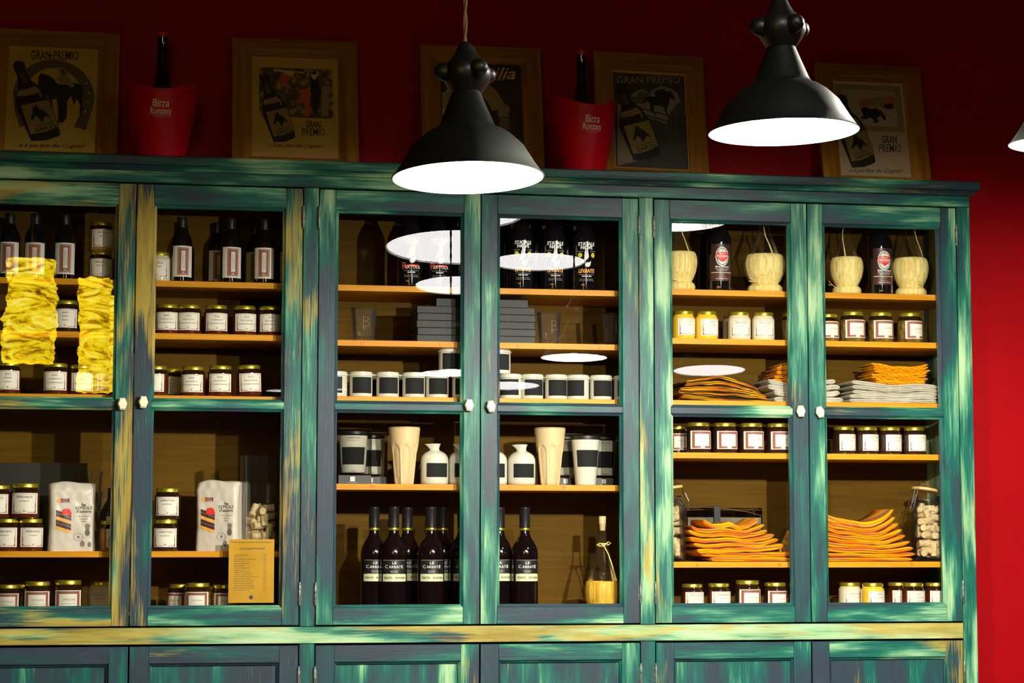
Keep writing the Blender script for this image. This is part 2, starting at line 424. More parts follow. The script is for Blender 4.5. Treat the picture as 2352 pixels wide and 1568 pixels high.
fs = [(i, i + n, (i + 1) % n + n, (i + 1) % n) for i in range(n)] + [tuple(range(n)), tuple(reversed(range(n, 2 * n)))]
c.add(vs, fs)
part('cornice', c, 'corn')
c = MB()                                 # return of the cornice on the right end
part('top_board', MB().box(XL - .02, XR + .02, .0005, YB + .015, Z0 + 1.345, Z0 + 1.3745), 'corn')
TOP = Z0 + 1.3745
part('middle_rail', MB().box(XL, 2 * P + 4 * W, -.001, .024, ZR0 + .001, ZR1 - .001), 'rail', bevel=.0015)
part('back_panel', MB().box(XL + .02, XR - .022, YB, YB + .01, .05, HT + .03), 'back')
part('floor_board', MB().box(XL + .022, XR - .022, .026, YB, Z0 + .010, Z0 + .029), 'shelf')
part('plinth', MB().box(XL + .01, XR - .005, .01, .034, 0, .14), 'lowv')
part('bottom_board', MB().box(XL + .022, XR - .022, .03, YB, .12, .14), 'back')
bays = {'L': (XL + .022, P / 2 - .012), 'M': (P / 2 + .012, P * 1.5 + 2 * W - .012), 'R': (P * 1.5 + 2 * W + .012, XR - .023)}
def shz(u, v): return at_y(u, v, .052).z
SH = {'L': [(500, 647), (500, 767), (640, 911), (300, 1265.5)], 'M': [(780, 653.5), (780, 780), (776, 909.5), (776, 1110.5)],
      'R': [(1545, 663.5), (1545, 776), (1545, 918.5), (1545, 1038.5), (1545, 1290)]}
S = {k: [shz(*p) for p in v] + [Z0 + .029] for k, v in SH.items()}
letters = {('M', 1): [('H', 832), ('I', 1010), ('L', 1191), ('L', 1378)], ('M', 3): [('M', 854), ('N', 1080), ('O', 1169), ('P', 1296)],
           ('R', 4): [('A', 1602), ('B', 1791), ('C', 1900), ('D', 2095)]}
for k in S:
    for i, z in enumerate(S[k][:-1]):
        mb = MB().box(bays[k][0], bays[k][1], .052, YB - .001, z - .0175, z)
        for ch, u in letters.get((k, i), []):
            text(mb, ch, X(u, .052, z - .009), z - .009, .010 if ch != 'I' else .002, .0105, flat(.0514), 1)
        part('shelf', mb, ['shelf', 'red_letter'])
# doors
def ring(mb, xa, xb, za, zb, wd, ya, yb, yend, mv, mh):
    """moulding round an opening: slopes back from ya to yb, then runs straight in to yend"""
    o = [(xa - wd, za - wd), (xb + wd, za - wd), (xb + wd, zb + wd), (xa - wd, zb + wd)]
    i_ = [(xa, za), (xb, za), (xb, zb), (xa, zb)]
    vs = [(x, ya, z) for x, z in o] + [(x, (ya * .35 + yb * .65), z) for x, z in [((p[0] * .55 + q[0] * .45), (p[1] * .55 + q[1] * .45)) for p, q in zip(o, i_)]] \
        + [(x, yb, z) for x, z in i_] + [(x, yend, z) for x, z in i_]
    for lv in range(3):
        for k in range(4):
            j = (k + 1) % 4; a = lv * 4
            mb.add([vs[a + k], vs[a + j], vs[a + 4 + j], vs[a + 4 + k]], [(0, 1, 2, 3)], mh if k % 2 == 0 else mv)
def hinge(door, x, z):
    mb = MB()
    mb.lathe([(.0032, 0), (.0042, .002), (.0042, .052), (.0032, .054)], 10, 0, (x, -.004, z))
    mb.lathe([(.0012, -.008), (.0034, -.004), (.0034, 0)], 8, 0, (x, -.004, z)); mb.lathe([(.0034, .054), (.0034, .058), (.0012, .062)], 8, 0, (x, -.004, z))
    mb.box(x - .0055, x + .0055, -.0012, .0, z + .004, z + .05)
    mb.build('hinge', 'hinge', door)
def knob(door, x, z, rot):
    mb = MB(); out = []
    base = [(-.0075, .017), (.0075, .017), (.0140, 0), (.0075, -.017), (-.0075, -.017), (-.0140, 0)]
    c_, s_ = math.cos(rot), math.sin(rot)
    def hexa(k, y, dx=0, dz=0): return [(x + dx + (a * c_ - b2 * s_) * k, y, z + dz + (a * s_ + b2 * c_) * k) for a, b2 in base]
    rings = [hexa(.45, -.0005), hexa(.45, -.009), hexa(.98, -.013), hexa(1.04, -.017), hexa(1.0, -.022), hexa(.74, -.027)]
    vs = [p for r in rings for p in r]; fs = []
    for l in range(5):
        for k in range(6): fs.append((l * 6 + k, l * 6 + (k + 1) % 6, l * 6 + 6 + (k + 1) % 6, l * 6 + 6 + k))
    fs += [tuple(reversed(range(6))), tuple(range(30, 36))]
    mb.add(vs, fs); mb.build('knob', 'ivory', door, sharp=20)
ST = .0585; MW = .0085
kn = [(281, 927), (329, 923), (1078, 930), (1128, 933), (1840, 944), (1884, 946)]
PANE = dict(zip(kn, [(0, 0), (-.010, .017), (-.020, .016), (-.015, -.005), (-.012, .004), (.004, 0)])); PLANE = {}
def mirror(p, k):
    c_, n_ = PLANE[kn[k]]; return p - n_ * (2 * (p - c_).dot(n_))
def upper_door(x0, x1, mv, mh, hinge_right, rotk, uk):
    x0 += .0015; x1 -= .0015; z0, z1 = Z0 + .001, HT
    xa, xb = x0 + ST, x1 - ST
    mb = MB()
    for a, b_ in ((x0, xa - MW), (xb + MW, x1)): mb.box(a, b_, 0, .023, z0, z1, 0)
    for a, b_ in ((HU + MW, z1), (HM2 + MW, HM - MW), (z0, HG - MW)): mb.box(xa - MW, xb + MW, 0, .023, a, b_, 1)
    for a, b_ in ((HM, HU), (HG, HM2)): ring(mb, xa, xb, a, b_, MW, .0, .009, .023, 0, 1)
    d = part('door', mb, [mv, mh], bevel=.0012)
    for a, b_ in ((HM, HU), (HG, HM2)):
        g = MB().box(-(xb - xa) / 2 - .003, (xb - xa) / 2 + .003, -.0015, .0015, -(b_ - a) / 2 - .003, (b_ - a) / 2 + .003).build('glass_pane', 'glass', d)
        g.location = ((xa + xb) / 2, .016, (a + b_) / 2)
        yw, pt = PANE[uk] if a == HM else (0, 0)                  # old panes sit a little askew in their rebates
        g.rotation_euler = (-pt, 0, yw)
        if a == HM: PLANE[uk] = (g.location.copy(), Vector((math.sin(yw), -math.cos(yw) * math.cos(pt), math.sin(pt))).normalized())
    hx = x1 + .0015 if hinge_right else x0 - .0015
    for z in (Z0 + 1.18, Z0 + .065): hinge(d, hx, z)
    kx = X(uk[0], -.02, Z0 + .65); kz = at_y(uk[0], uk[1], -.02).z
    knob(d, kx, kz, rotk)
    return d
dx = [(-2 * W, -W), (-W, 0), (P, P + W), (P + W, P + 2 * W), (2 * P + 2 * W, 2 * P + 3 * W), (2 * P + 3 * W, 2 * P + 4 * W)]
mats_ = [('pvl', 'phl'), ('pvl', 'phm'), ('pvm', 'phm'), ('pvm', 'phm'), ('pvr', 'phr'), ('pvr', 'phr')]
for i, (a, b_) in enumerate(dx):
    upper_door(a, b_, *mats_[i], i % 2 == 1, [.02, -.02, -.03, .12, .05, .25][i], kn[i])
def lower_door(x0, x1, i):
    x0 += .002; x1 -= .002; z0, z1 = .145, Z0 - .058 + (.0 if i % 2 else .0); st = .062; m = .007
    xa, xb, za, zb = x0 + st, x1 - st, z0 + .07, z1 - .056
    mb = MB()
    for a, b_ in ((x0, xa - m), (xb + m, x1)): mb.box(a, b_, 0, .022, z0, z1, 0)
    for a, b_ in ((zb + m, z1), (z0, za - m)): mb.box(xa - m, xb + m, 0, .022, a, b_, 1)
    ring(mb, xa, xb, za, zb, m, 0, .007, .016, 0, 1)
    d = part('door', mb, ['lowv', 'low'], bevel=.0012)
    MB().box(xa - .004, xb + .004, .013, .019, za - .004, zb + .004).build('panel', 'lowv', d)
    hx = x1 + .002 if i % 2 else x0 - .002
    for z in (Z0 - .18, .24): hinge(d, hx, z)
for i, (a, b_) in enumerate(dx): lower_door(a, b_, i)
# ------------------------------------------------------------------ pendant lamps
def pendant(loc, scale, L, watts, bz, label, tilt=(0, 0), rz=0, cord_to=ZC, nm_='pendant_lamp', group=None, kelvin=(1, .97, .95), full=True):
    t = empty(nm_, loc, label, 'lamp', group)
    k = scale
    def rt(o): o.rotation_euler = (tilt[0], tilt[1], rz); return o
    prof = [(.180, 0), (.1815, .002), (.176, .006), (.160, .030), (.135, .072), (.109, .098), (.088, .112), (.072, .119), (.066, .127), (.032, .212)]
    inn = [(r - .002, z) for r, z in prof[::-1]]
    sh = MB().lathe([(r * k, z * k) for r, z in prof], 64, 0, cap=False)
    rt(sh.build('lamp_shade', 'shade', t, sharp=50))
    rt(MB().lathe([(r * k, z * k) for r, z in inn] + [(.180 * k, 0)], 64, 0, cap=False).build('shade_lining', 'shade_in', t, sharp=50))
    dz_, dr_ = (.085, .10) if watts else (.003, .175)
    rt(MB().lathe([(.001 * k, dz_ * k), (dr_ * k, dz_ * k), (dr_ * k, (dz_ + .003) * k), (.001 * k, (dz_ + .003) * k)], 48, 0).build('diffuser', emis('lamp_glow', kelvin, L), t))
    if watts:
        ld = bpy.data.lights.new('bulb', 'POINT'); ld.energy = watts; ld.shadow_soft_size = .02; ld.color = (1, .96, .83)
        lo = bpy.data.objects.new('bulb', ld); col.objects.link(lo); lo.parent = t; lo.location = (0, 0, bz)
    h = MB().lathe([(.034 * k, .205 * k), (.040 * k, .214 * k), (.049 * k, .228 * k), (.058 * k, .246 * k), (.057 * k, .262 * k), (.046 * k, .280 * k), (.030 * k, .297 * k), (.022 * k, .312 * k), (.018 * k, .322 * k), (.010 * k, .330 * k)], 24, 0,
                   rf=lambda a, z: 1 + .07 * math.cos(3 * a))
    if full:
        for a0 in (0.25, PI * .6, PI + .1, PI * 1.62):
            ca, sa = math.cos(a0), math.sin(a0)
            h.tube([(ca * .035 * k, sa * .035 * k, .252 * k), (ca * .058 * k, sa * .058 * k, .256 * k), (ca * .064 * k, sa * .064 * k, .257 * k), (ca * .072 * k, sa * .072 * k, .259 * k), (ca * .076 * k, sa * .076 * k, .260 * k)],
                   [.026 * k, .022 * k, .020 * k, .015 * k, .007 * k], 12)
    rt(h.build('lamp_head', 'cast', t, sharp=40))
    top = cord_to - loc[2]
    pts = []; n = int(top / .02)
    base = Matrix.Rotation(rz, 3, 'Z') @ Matrix.Rotation(tilt[1], 3, 'Y') @ Matrix.Rotation(tilt[0], 3, 'X') @ Vector((0, 0, .325 * k))
    cd_ = MB()
    for ph in (0, PI):
        pts = [(base.x + .0022 * math.cos(ph + i * 1.1), base.y + .0022 * math.sin(ph + i * 1.1), base.z - .004 + (top - base.z + .004) * i / n) for i in range(n + 1)]
        cd_.tube(pts, .0026, 6)
    cd_.build('cord', 'rope', t)
    return t
pa = at_d(1075, 409, 4.0); pb = at_d(1800, 304, 4.0); pc = at_d(2493, 333, 4.0); KL = 4.0 / (.36 * F / 350)
pendant(pa, KL, LAMP_A, BULB_A, .01, 'black enamel pendant lamp on a twisted cord hanging before the middle picture', (math.radians(-3), -.014), .05)
pendant(pb, KL * .985, LAMP_B, BULB_B, .007, 'black enamel pendant lamp hanging higher up before the right end of the cabinet', (0, -.021), 0)
pendant(pc, KL * .985, LAMP_C, BULB_C, .004, 'pendant lamp cut off by the right edge of the photo, near the bare red wall', (math.radians(3), 0), .2)
# lamps further back in the room, seen as reflections in the door panes
room = [(2, 1052, 569, 335, .70, 'wide pendant lamp mirrored in the pane before the two red-lettered bottles'),
        (3, 1235, 602, 220, .50, 'pendant lamp mirrored across the three yellow-lettered black bottles'),
        (4, 1629, 851, 167, .36, 'pendant lamp mirrored above the black and orange cloths'),
        (2, 1050, 656, 195, .56, 'pendant lamp mirrored just below the red-lettered bottles'),
        (4, 1560, 505, 240, .42, 'pendant lamp mirrored at the very top of the fifth door pane'),
        (3, 1165, 886, 150, .43, 'pendant lamp mirrored on the canisters right of the middle knobs')]
for dk, u, v, wd, dia, lb in room:
    m_ = mirror(at_d(u, v, dia * F / wd), dk)
    pendant(m_, dia / .36, LAMP_ROOM, BULB_ROOM if v == 505 else 0, .035, lb, (math.radians(4), 0), .1, group=None, full=False)
# crumpled paper lanterns, also mirrored in the panes of the leftmost door
def lantern(u, v, hpx, wpx, t, seed, label):
    m_ = at_d(u, v, t); H = hpx * t / F; Wd = wpx * t / F; loc = Vector((m_.x, .028 - m_.y, m_.z))
    e = empty('paper_lantern', loc, label, 'lamp'); mb = MB(); nz, na = 90, 72; vs = []
    for k in range(nz + 1):
        z = (k / nz - .5) * H
        for i in range(na):
            a = 2 * PI * i / na; p = Vector((math.cos(a) * 1.6, math.sin(a) * 1.6, z * 16 + seed))
            f = noise.noise(p) * .16 + abs(noise.noise(p * 2.1)) * .14 + noise.noise(p * 4) * .04
            sq = 1 + .05 * math.sin(z * 9 + seed)
            r = Wd / 2 * (.88 + f) * sq; vs.append((r * math.cos(a), r * math.sin(a), z + .01 * noise.noise(p * 1.3)))
    fs = [(k * na + i, k * na + (i + 1) % na, (k + 1) * na + (i + 1) % na, (k + 1) * na + i) for k in range(nz) for i in range(na)]
    mb.add(vs, fs)
    m, nt, b = nm('lit_crumpled_paper')
    g = nt.nodes.new('ShaderNodeNewGeometry'); n = tex(nt, (4, 4, 17), 1, 5, .62, 0, 2.2)
    colr = ramp(nt, n, [(.33, (.10, .035, .0)), (.41, (.42, .22, .0)), (.48, (.85, .58, .004)), (.58, (1, .80, .02)), (.70, (1, .92, .35))])
    b.inputs['Base Color'].default_value = (.6, .42, .12, 1); b.inputs['Roughness'].default_value = .8
    nt.links.new(colr, b.inputs['Emission Color']); b.inputs['Emission Strength'].default_value = PAPER_LIGHT
    sh = mb.build('paper_shade', m, e, sharp=180); sh.modifiers.new('s', 'SOLIDIFY').thickness = .002
    MB().tube([(0, 0, H / 2 - .02), (0, 0, ZC - loc.z)], .004, 6).tube([(-Wd / 2 * .8, 0, H / 2 - .02), (Wd / 2 * .8, 0, H / 2 - .02)], .003, 6).build('cord', 'rope', e)
lantern(70, 714, 235, 125, 11.2, 3, 'crumpled yellow paper lantern mirrored left of the single jar in the leftmost bay')
lantern(216, 770, 260, 78, 11.6, 11, 'slimmer crumpled yellow paper lantern mirrored right of the single jar in the leftmost bay')
lantern(266, 790, 220, 66, 11.9, 17, 'pale crumpled paper lantern mirrored against the stile of the leftmost door')
# ------------------------------------------------------------------ pictures on top of the cabinet
BOT = [(140, 470), (150, 430), (205, 415), (250, 430), (268, 480), (275, 540), (300, 600), (330, 650), (400, 700), (430, 740), (490, 830), (510, 870), (560, 1010), (600, 1150), (622, 1270), (600, 1292), (480, 1340), (320, 1350), (295, 1290), (240, 1150), (170, 980), (160, 900), (185, 760), (190, 700), (185, 600), (150, 520)]
LAB = [(215, 940), (500, 868), (555, 1010), (600, 1180), (460, 1245), (315, 1275), (270, 1130)]
NLAB = [(186, 772), (290, 745), (370, 710), (428, 775), (330, 815), (185, 838)]
HEAD = [(335, 930), (352, 962), (372, 925), (400, 972), (440, 985), (480, 1025), (530, 1072), (470, 1058), (452, 1090), (435, 1140), (412, 1095), (395, 1075), (372, 1055), (350, 1085), (345, 1108), (318, 1104), (320, 1075), (335, 1040), (338, 985)]
SHINE = [(500, 905), (520, 940), (570, 1100), (592, 1160), (580, 1165), (540, 1050)]
def bb(src, dst):
    return lambda p: (dst[0] + (p[0] - src[0]) / (src[2] - src[0]) * (dst[2] - dst[0]), dst[1] + (p[1] - src[1]) / (src[3] - src[1]) * (dst[3] - dst[1]))
BB0 = (135, 415, 622, 1350)
PI_ = {'paper': pm('poster_paper', (.58, .38, .075), .6, spec=.1, var=.1, vs=8), 'palep': pm('poster_pale_paper', (.60, .45, .30), .6, spec=.1, var=.08, vs=8),
       'dark': pm('poster_dark_ink', (.018, .014, .012), .5), 'grey': pm('poster_grey', (.12, .095, .06), .6), 'mid': pm('poster_mid', (.30, .22, .12), .6),
       'night': pm('poster_night', (.060, .050, .052), .6, var=.4, vs=9), 'glow': pm('poster_glow', (.30, .23, .18), .6), 'lab': pm('poster_label', (.34, .24, .09), .6, spec=.1),
       'redc': pm('poster_red', (.55, .10, .03), .6), 'brn': pm('poster_brown_night', (.040, .018, .010), .6, var=.3, vs=9),
       'cream': pm('poster_cream', (.66, .50, .20), .6), 'blue': pm('poster_blue_ink', (.03, .035, .07), .5), 'lt': pm('poster_light_grey', (.42, .37, .33), .6)}
m, nt, b = nm('poster_crowd')
vo = nt.nodes.new('ShaderNodeTexVoronoi'); vo.inputs['Scale'].default_value = 42; tc = nt.nodes.new('ShaderNodeTexCoord')
nt.links.new(tc.outputs['Object'], vo.inputs['Vector'])
nt.links.new(ramp(nt, math_(nt, 'FRACT', math_(nt, 'ADD', vo.outputs['Distance'], tex(nt, (14, 14, 14), 1, 4))), [(.1, (.10, .07, .03)), (.4, (.04, .03, .02)), (.55, (.36, .13, .04)), (.7, (.45, .30, .12)), (.9, (.12, .10, .06))]), b.inputs['Base Color'])
PI_['crowd'] = m
class Poster:
    def __init__(s, x0, x1, z0, z1, y, TL, TR, BL):
        s.r = (x0, x1, z0, z1); s.y = y; s.mb = MB(); s.mats = []; s.k = 0
        ax, ay = TR[0] - TL[0], TR[1] - TL[1]; bx, by = BL[0] - TL[0], BL[1] - TL[1]; det = ax * by - ay * bx
        s.inv = lambda p: (((p[0] - TL[0]) * by - (p[1] - TL[1]) * bx) / det, (-(p[0] - TL[0]) * ay + (p[1] - TL[1]) * ax) / det)
    def loc(s, p):
        a, b_ = s.inv(p); a = min(max(a, 0), 1); b_ = min(max(b_, 0), 1)
        return s.r[0] + a * (s.r[1] - s.r[0]), s.r[3] - b_ * (s.r[3] - s.r[2])
    def mi(s, m):
        m = PI_[m]
        if m not in s.mats: s.mats.append(m)
        return s.mats.index(m)
    def fill(s, m):
        x0, x1, z0, z1 = s.r; s.mb.box(x0, x1, s.y, s.y + .002, z0, z1, s.mi(m))
    def poly(s, pts, m, tr=None):
        s.k += 1; y = s.y - .00012 * s.k
        q = [s.loc(tr(p) if tr else p) for p in pts]
        s.mb.add([(x, y, z) for x, z in q], [tuple(range(len(q)))], s.mi(m))
    def line(s, a, b_, wd, m, tr=None):
        if tr: a, b_ = tr(a), tr(b_)
        dx_, dy_ = b_[0] - a[0], b_[1] - a[1]; l = math.hypot(dx_, dy_); nx, ny = -dy_ / l * wd / 2, dx_ / l * wd / 2
        s.poly([(a[0] + nx, a[1] + ny), (b_[0] + nx, b_[1] + ny), (b_[0] - nx, b_[1] - ny), (a[0] - nx, a[1] - ny)], m)
    def text(s, t, cx, cy, wd, ht, m, bold=0, shear=0, rot=0):
        s.k += 1; y = s.y - .00012 * s.k; vs, fs = glyph(t, bold, shear); c, sn = math.cos(rot), math.sin(rot)
        q = [s.loc((cx + x * wd * c + z * ht * sn, cy + x * wd * sn - z * ht * c)) for x, z in vs]
        s.mb.add([(x, y, z) for x, z in q], fs, s.mi(m))
    def arc(s, c, r0, r1, a0, a1, m, n=24):
        A = [math.radians(a0 + (a1 - a0) * i / n) for i in range(n + 1)]
        for i in range(n):
            q = []
            for rr, a in ((r0, A[i]), (r1, A[i]), (r1, A[i + 1]), (r0, A[i + 1])): q.append((c[0] + rr[0] * math.cos(a), c[1] - rr[1] * math.sin(a)))
            if i: s.k -= 1
            s.poly(q, m)
    def bottle(s, dst, horse=True):
        tr = bb(BB0, dst); s.poly(BOT, 'dark', tr); s.poly(NLAB, 'lab', tr); s.poly(LAB, 'lab', tr); s.poly(HEAD, 'dark', tr)
        s.line((350, 1185), (545, 1130), 7, 'dark', tr)
        c = tr((462, 1200)); s.text('SARTI', c[0], c[1], 215 * (dst[2] - dst[0]) / 487, 44 * (dst[3] - dst[1]) / 935, 'dark', .01, 0, -.27)
        for a in (205, 225, 245): s.line((a, 560), (a + 38, 680), 6, 'lab', tr)
        s.poly([(405, 790), (425, 785), (437, 840), (420, 845)], 'lab', tr)
def picture(uc, width, height, roll, label, lip, TL, TR, BL, draw, rw=.064, rh=.057, lean=.105, printm='paper'):
    yb = .215; x = X(uc, yb, TOP); root = empty('framed_poster', (x, yb, TOP + .0006), label, 'picture', 'framed advertising posters leaning on the wall')
    root.rotation_euler = (-math.asin(lean / height), math.radians(roll), 0)
    w2 = width / 2; xi0, xi1, zi0, zi1 = -w2 + rw, w2 - rw, rh, height - rh
    mb = MB(); O = [(-w2, 0), (w2, 0), (w2, height), (-w2, height)]; I = [(xi0, zi0), (xi1, zi0), (xi1, zi1), (xi0, zi1)]
    Bv = [((o[0] * .35 + i_[0] * .65), (o[1] * .35 + i_[1] * .65)) for o, i_ in zip(O, I)]
    for k in range(4):
        j = (k + 1) % 4; mi = k % 2
        P_ = [(O[k], .022), (O[k], .0), (Bv[k], -.003), (I[k], .007), (I[k], .014)]; Q_ = [(O[j], .022), (O[j], .0), (Bv[j], -.003), (I[j], .007), (I[j], .014)]
        for l in range(4):
            mb.add([(P_[l][0][0], P_[l][1], P_[l][0][1]), (Q_[l][0][0], Q_[l][1], Q_[l][0][1]), (Q_[l + 1][0][0], Q_[l + 1][1], Q_[l + 1][0][1]), (P_[l + 1][0][0], P_[l + 1][1], P_[l + 1][0][1])], [(0, 1, 2, 3)], mi)
    mb.build('frame', ['fh', 'fv'], root, sharp=15)
    MB().box(-w2 + .002, w2 - .002, .0215, .025, .002, height - .002).build('backing_board', 'back', root)
    lx, lt, lb_ = lip
    if max(lip) > 0: MB().box(xi0 - .003, xi1 + .003, .0125, .0145, zi0 - .003, zi1 + .003).build('mount', 'lip', root)
    p = Poster(xi0 + lx, xi1 - lx, zi0 + lb_, zi1 - lt, .0115, TL, TR, BL); p.fill(printm); draw(p)
    p.mb.build('print', p.mats, root)
    return root
def script(p, cx, cy, wd, m='dark', ht=58): p.text('è il più fine dei Cognac!', cx, cy, wd, ht, m, .0, .45)
def d1(p):
    p.arc((560, 830), (300, 335), (425, 435), -25, 205, 'grey', 40)
    p.poly([(985, 840), (975, 900), (940, 1040), (900, 1180), (880, 1218), (768, 1180), (830, 1020), (862, 930), (862, 850)], 'grey')
    p.poly([(136, 840), (150, 1000), (200, 1190), (250, 1180), (262, 1020), (262, 840)], 'grey')
    for q in ((905, 670), (930, 785), (916, 890), (888, 1000)): p.poly([(q[0] + 14 * math.cos(a), q[1] + 14 * math.sin(a)) for a in [i * PI / 4 for i in range(8)]], 'paper')
    p.poly([(400, 600), (430, 560), (500, 575), (560, 620), (600, 680), (700, 690), (760, 660), (850, 690), (872, 760), (860, 860), (850, 1000), (820, 1030), (835, 930), (800, 850), (770, 930), (740, 820), (700, 880), (690, 1080), (650, 1130), (600, 1140), (600, 960), (590, 860), (540, 860), (560, 1000), (500, 830), (440, 760), (400, 700)], 'dark')
    p.poly([(590, 490), (650, 480), (700, 520), (715, 600), (780, 690), (760, 730), (700, 690), (640, 690), (600, 620), (640, 580)], 'mid')
    p.poly([(630, 520), (670, 500), (690, 560), (650, 580)], 'grey')
    p.text('GRAN PREMIO', 578, 345, 505, 105, 'dark', .004); p.line((500, 340), (560, 345), 14, 'dark'); p.bottle(BB0); script(p, 540, 1408, 690)
def d2(p):
    rr = [(305, 400), (325, 378), (1050, 385), (1075, 410), (1078, 970), (1060, 1000), (325, 990), (305, 965)]
    p.poly(rr, 'crowd'); p.poly([(830, 410), (860, 430), (905, 420), (930, 520), (950, 640), (940, 800), (900, 950), (860, 900), (840, 700), (850, 560)], 'dark')
    p.poly([(840, 425), (860, 455), (900, 455), (925, 420), (920, 470), (900, 515), (870, 515), (850, 470)], 'cream')
    p.poly([(545, 430), (580, 420), (600, 470), (640, 490), (760, 490), (760, 500), (640, 510), (590, 560), (600, 620), (560, 620), (520, 540)], 'redc')
    p.poly([(700, 680), (740, 650), (830, 625), (850, 700), (840, 760), (830, 850), (860, 890), (820, 980), (770, 985), (790, 880), (760, 800), (700, 830), (690, 790), (740, 720)], 'redc')
    p.poly([(960, 600), (1050, 590), (1060, 660), (1000, 690), (1040, 760), (1020, 970), (950, 980), (960, 800)], 'mid')
    p.poly([(460, 400), (780, 430), (780, 450), (680, 430), (660, 490), (600, 470), (540, 430), (460, 425)], 'cream')
    p.bottle((315, 470, 676, 1306)); p.text('GRAN', 860, 1080, 160, 84, 'dark', .016); p.text('PREMIO', 866, 1172, 240, 88, 'dark', .002); script(p, 680, 1350, 570, ht=52)
def d3(p):
    p.poly([(100, 945), (330, 910), (180, 1260), (100, 1260)], 'lab'); p.line((175, 955), (240, 1120), 8, 'dark'); p.poly([(95, 1265), (180, 1262), (95, 1470)], 'cream')
    p.poly([(160, 935), (210, 850), (300, 820), (400, 830), (405, 860), (320, 900)], 'mid')
    for r0, r1, m in ((860, 950, 'lab'), (775, 840, 'mid'), (700, 755, 'lab')):
        p.arc((380, 1500), (r0 * .86, r0 * .95), (r1 * .90, r1 * .97), 17, 66, m, 20)
    p.poly([(1030, 1205), (1240, 1185), (1270, 1290), (1230, 1370), (1260, 1400), (1060, 1420), (1065, 1300)], 'mid'); p.poly([(1065, 1430), (1250, 1415), (1260, 2200), (1065, 2200)], 'grey')
    for x in (1100, 1140, 1180): p.line((x, 1430), (x, 2200), 10, 'mid')
    p.text('V', 195, 565, 130, 265, 'cream', .0, .35); p.text('ilia', 1195, 590, 400, 230, 'cream', .01, .4)
    p.poly([(945, 655), (960, 620), (1030, 590), (1035, 605), (970, 650)], 'cream'); p.line((900, 712), (1175, 717), 8, 'cream'); p.poly([(185, 795), (230, 745), (360, 740), (355, 760), (250, 780)], 'cream')
    p.poly([(300, 1500), (900, 1500), (900, 2150), (300, 2150)], 'grey')
def d4(p):
    p.poly([(740, 520), (820, 480), (930, 500), (1010, 560), (1040, 660), (1000, 700), (920, 800), (880, 930), (600, 820), (450, 740), (440, 640), (480, 590), (540, 540), (620, 510), (700, 570)], 'glow')
    p.poly([(470, 600), (560, 610), (560, 570), (600, 535), (650, 560), (700, 560), (710, 600), (640, 650), (600, 690), (520, 690)], 'grey')
    p.poly([(615, 690), (640, 620), (690, 600), (760, 610), (750, 560), (770, 530), (830, 515), (870, 515), (880, 550), (905, 545), (935, 530), (950, 560), (988, 635), (975, 650), (940, 620), (915, 640), (910, 700), (880, 760), (895, 800), (880, 830), (850, 830), (880, 800), (850, 760), (860, 735), (800, 715), (745, 705), (735, 780), (770, 820), (755, 825), (715, 785), (690, 740), (700, 700), (670, 650), (640, 680)], 'dark')
    p.line((540, 730), (900, 830), 12, 'dark'); p.line((640, 820), (890, 905), 12, 'dark'); p.line((900, 820), (905, 970), 14, 'dark')
    for x in (950, 1018): p.line((x, 840), (x, 1000), 14, 'dark')
    p.line((1018, 860), (1095, 885), 12, 'dark'); p.line((1018, 955), (1095, 975), 12, 'dark')
    p.poly([(320, 980), (400, 1000), (540, 1290), (520, 1350), (440, 1300), (318, 1180)], 'mid'); p.poly([(315, 1180), (540, 1365), (315, 1420)], 'glow'); p.poly([(330, 700), (380, 690), (365, 900), (330, 1050)], 'glow')
    p.text('GRAN PREMIO', 688, 405, 715, 82, 'lt', -.012, 0); p.bottle((315, 440, 792, 1362)); p.text('È IL PIÙ FINE DEI COGNAC !', 740, 1395, 690, 36, 'grey')
def d5(p):
    p.poly([(268, 325), (1058, 345), (1108, 932), (640, 918), (290, 900)], 'mid'); p.poly([(345, 395), (990, 410), (1025, 862), (640, 850), (370, 840)], 'lt')
    p.poly([(560, 540), (700, 500), (860, 480), (990, 470), (1000, 660), (880, 640), (700, 600), (560, 620)], 'mid')
    p.poly([(890, 478), (985, 474), (992, 544), (890, 540)], 'redc'); p.poly([(600, 540), (640, 495), (665, 520), (670, 600), (600, 600)], 'redc')
    p.poly([(580, 640), (620, 610), (700, 640), (760, 630), (830, 660), (880, 740), (880, 785), (850, 770), (820, 720), (770, 760), (800, 790), (760, 818), (725, 810), (740, 780), (690, 740), (650, 770), (600, 770), (575, 765), (610, 720)], 'dark')
    p.poly([(850, 590), (960, 560), (980, 620), (900, 640)], 'dark'); p.line((760, 560), (870, 690), 9, 'cream'); p.line((880, 690), (950, 760), 9, 'mid')
    p.bottle((295, 460, 745, 1378)); p.text('GRAN', 915, 1025, 175, 98, 'blue', .016); p.text('PREMIO', 922, 1133, 262, 100, 'blue', .002); script(p, 750, 1420, 640, ht=62)
picture(113, .402, .455, .3, 'framed cognac poster with a horseshoe round a horse and rider, leftmost on the cabinet', (0, 0, 0), (100, 235), (1040, 265), (40, 1455), d1, rw=.066, rh=.052)
picture(680, .392, .458, 0, 'framed cognac poster with a colourful crowd and bull scene in a knotty pine frame', (.006, .026, .020), (250, 335), (1120, 350), (240, 1415), d2, rw=.060)
picture(1113, .390, .455, 0, 'framed dark brown poster with an arch, partly hidden behind the left pendant lamp', (0, 0, 0), (85, 380), (1495, 440), (60, 2265), d3, rw=.064, lean=.09, printm='brn')
picture(1503, .366, .458, .9, 'framed grey poster of a galloping racehorse, behind the right-hand red ice bucket', (.004, .010, .005), (285, 310), (1095, 360), (300, 1425), d4, rw=.060, lean=.1, printm='night')
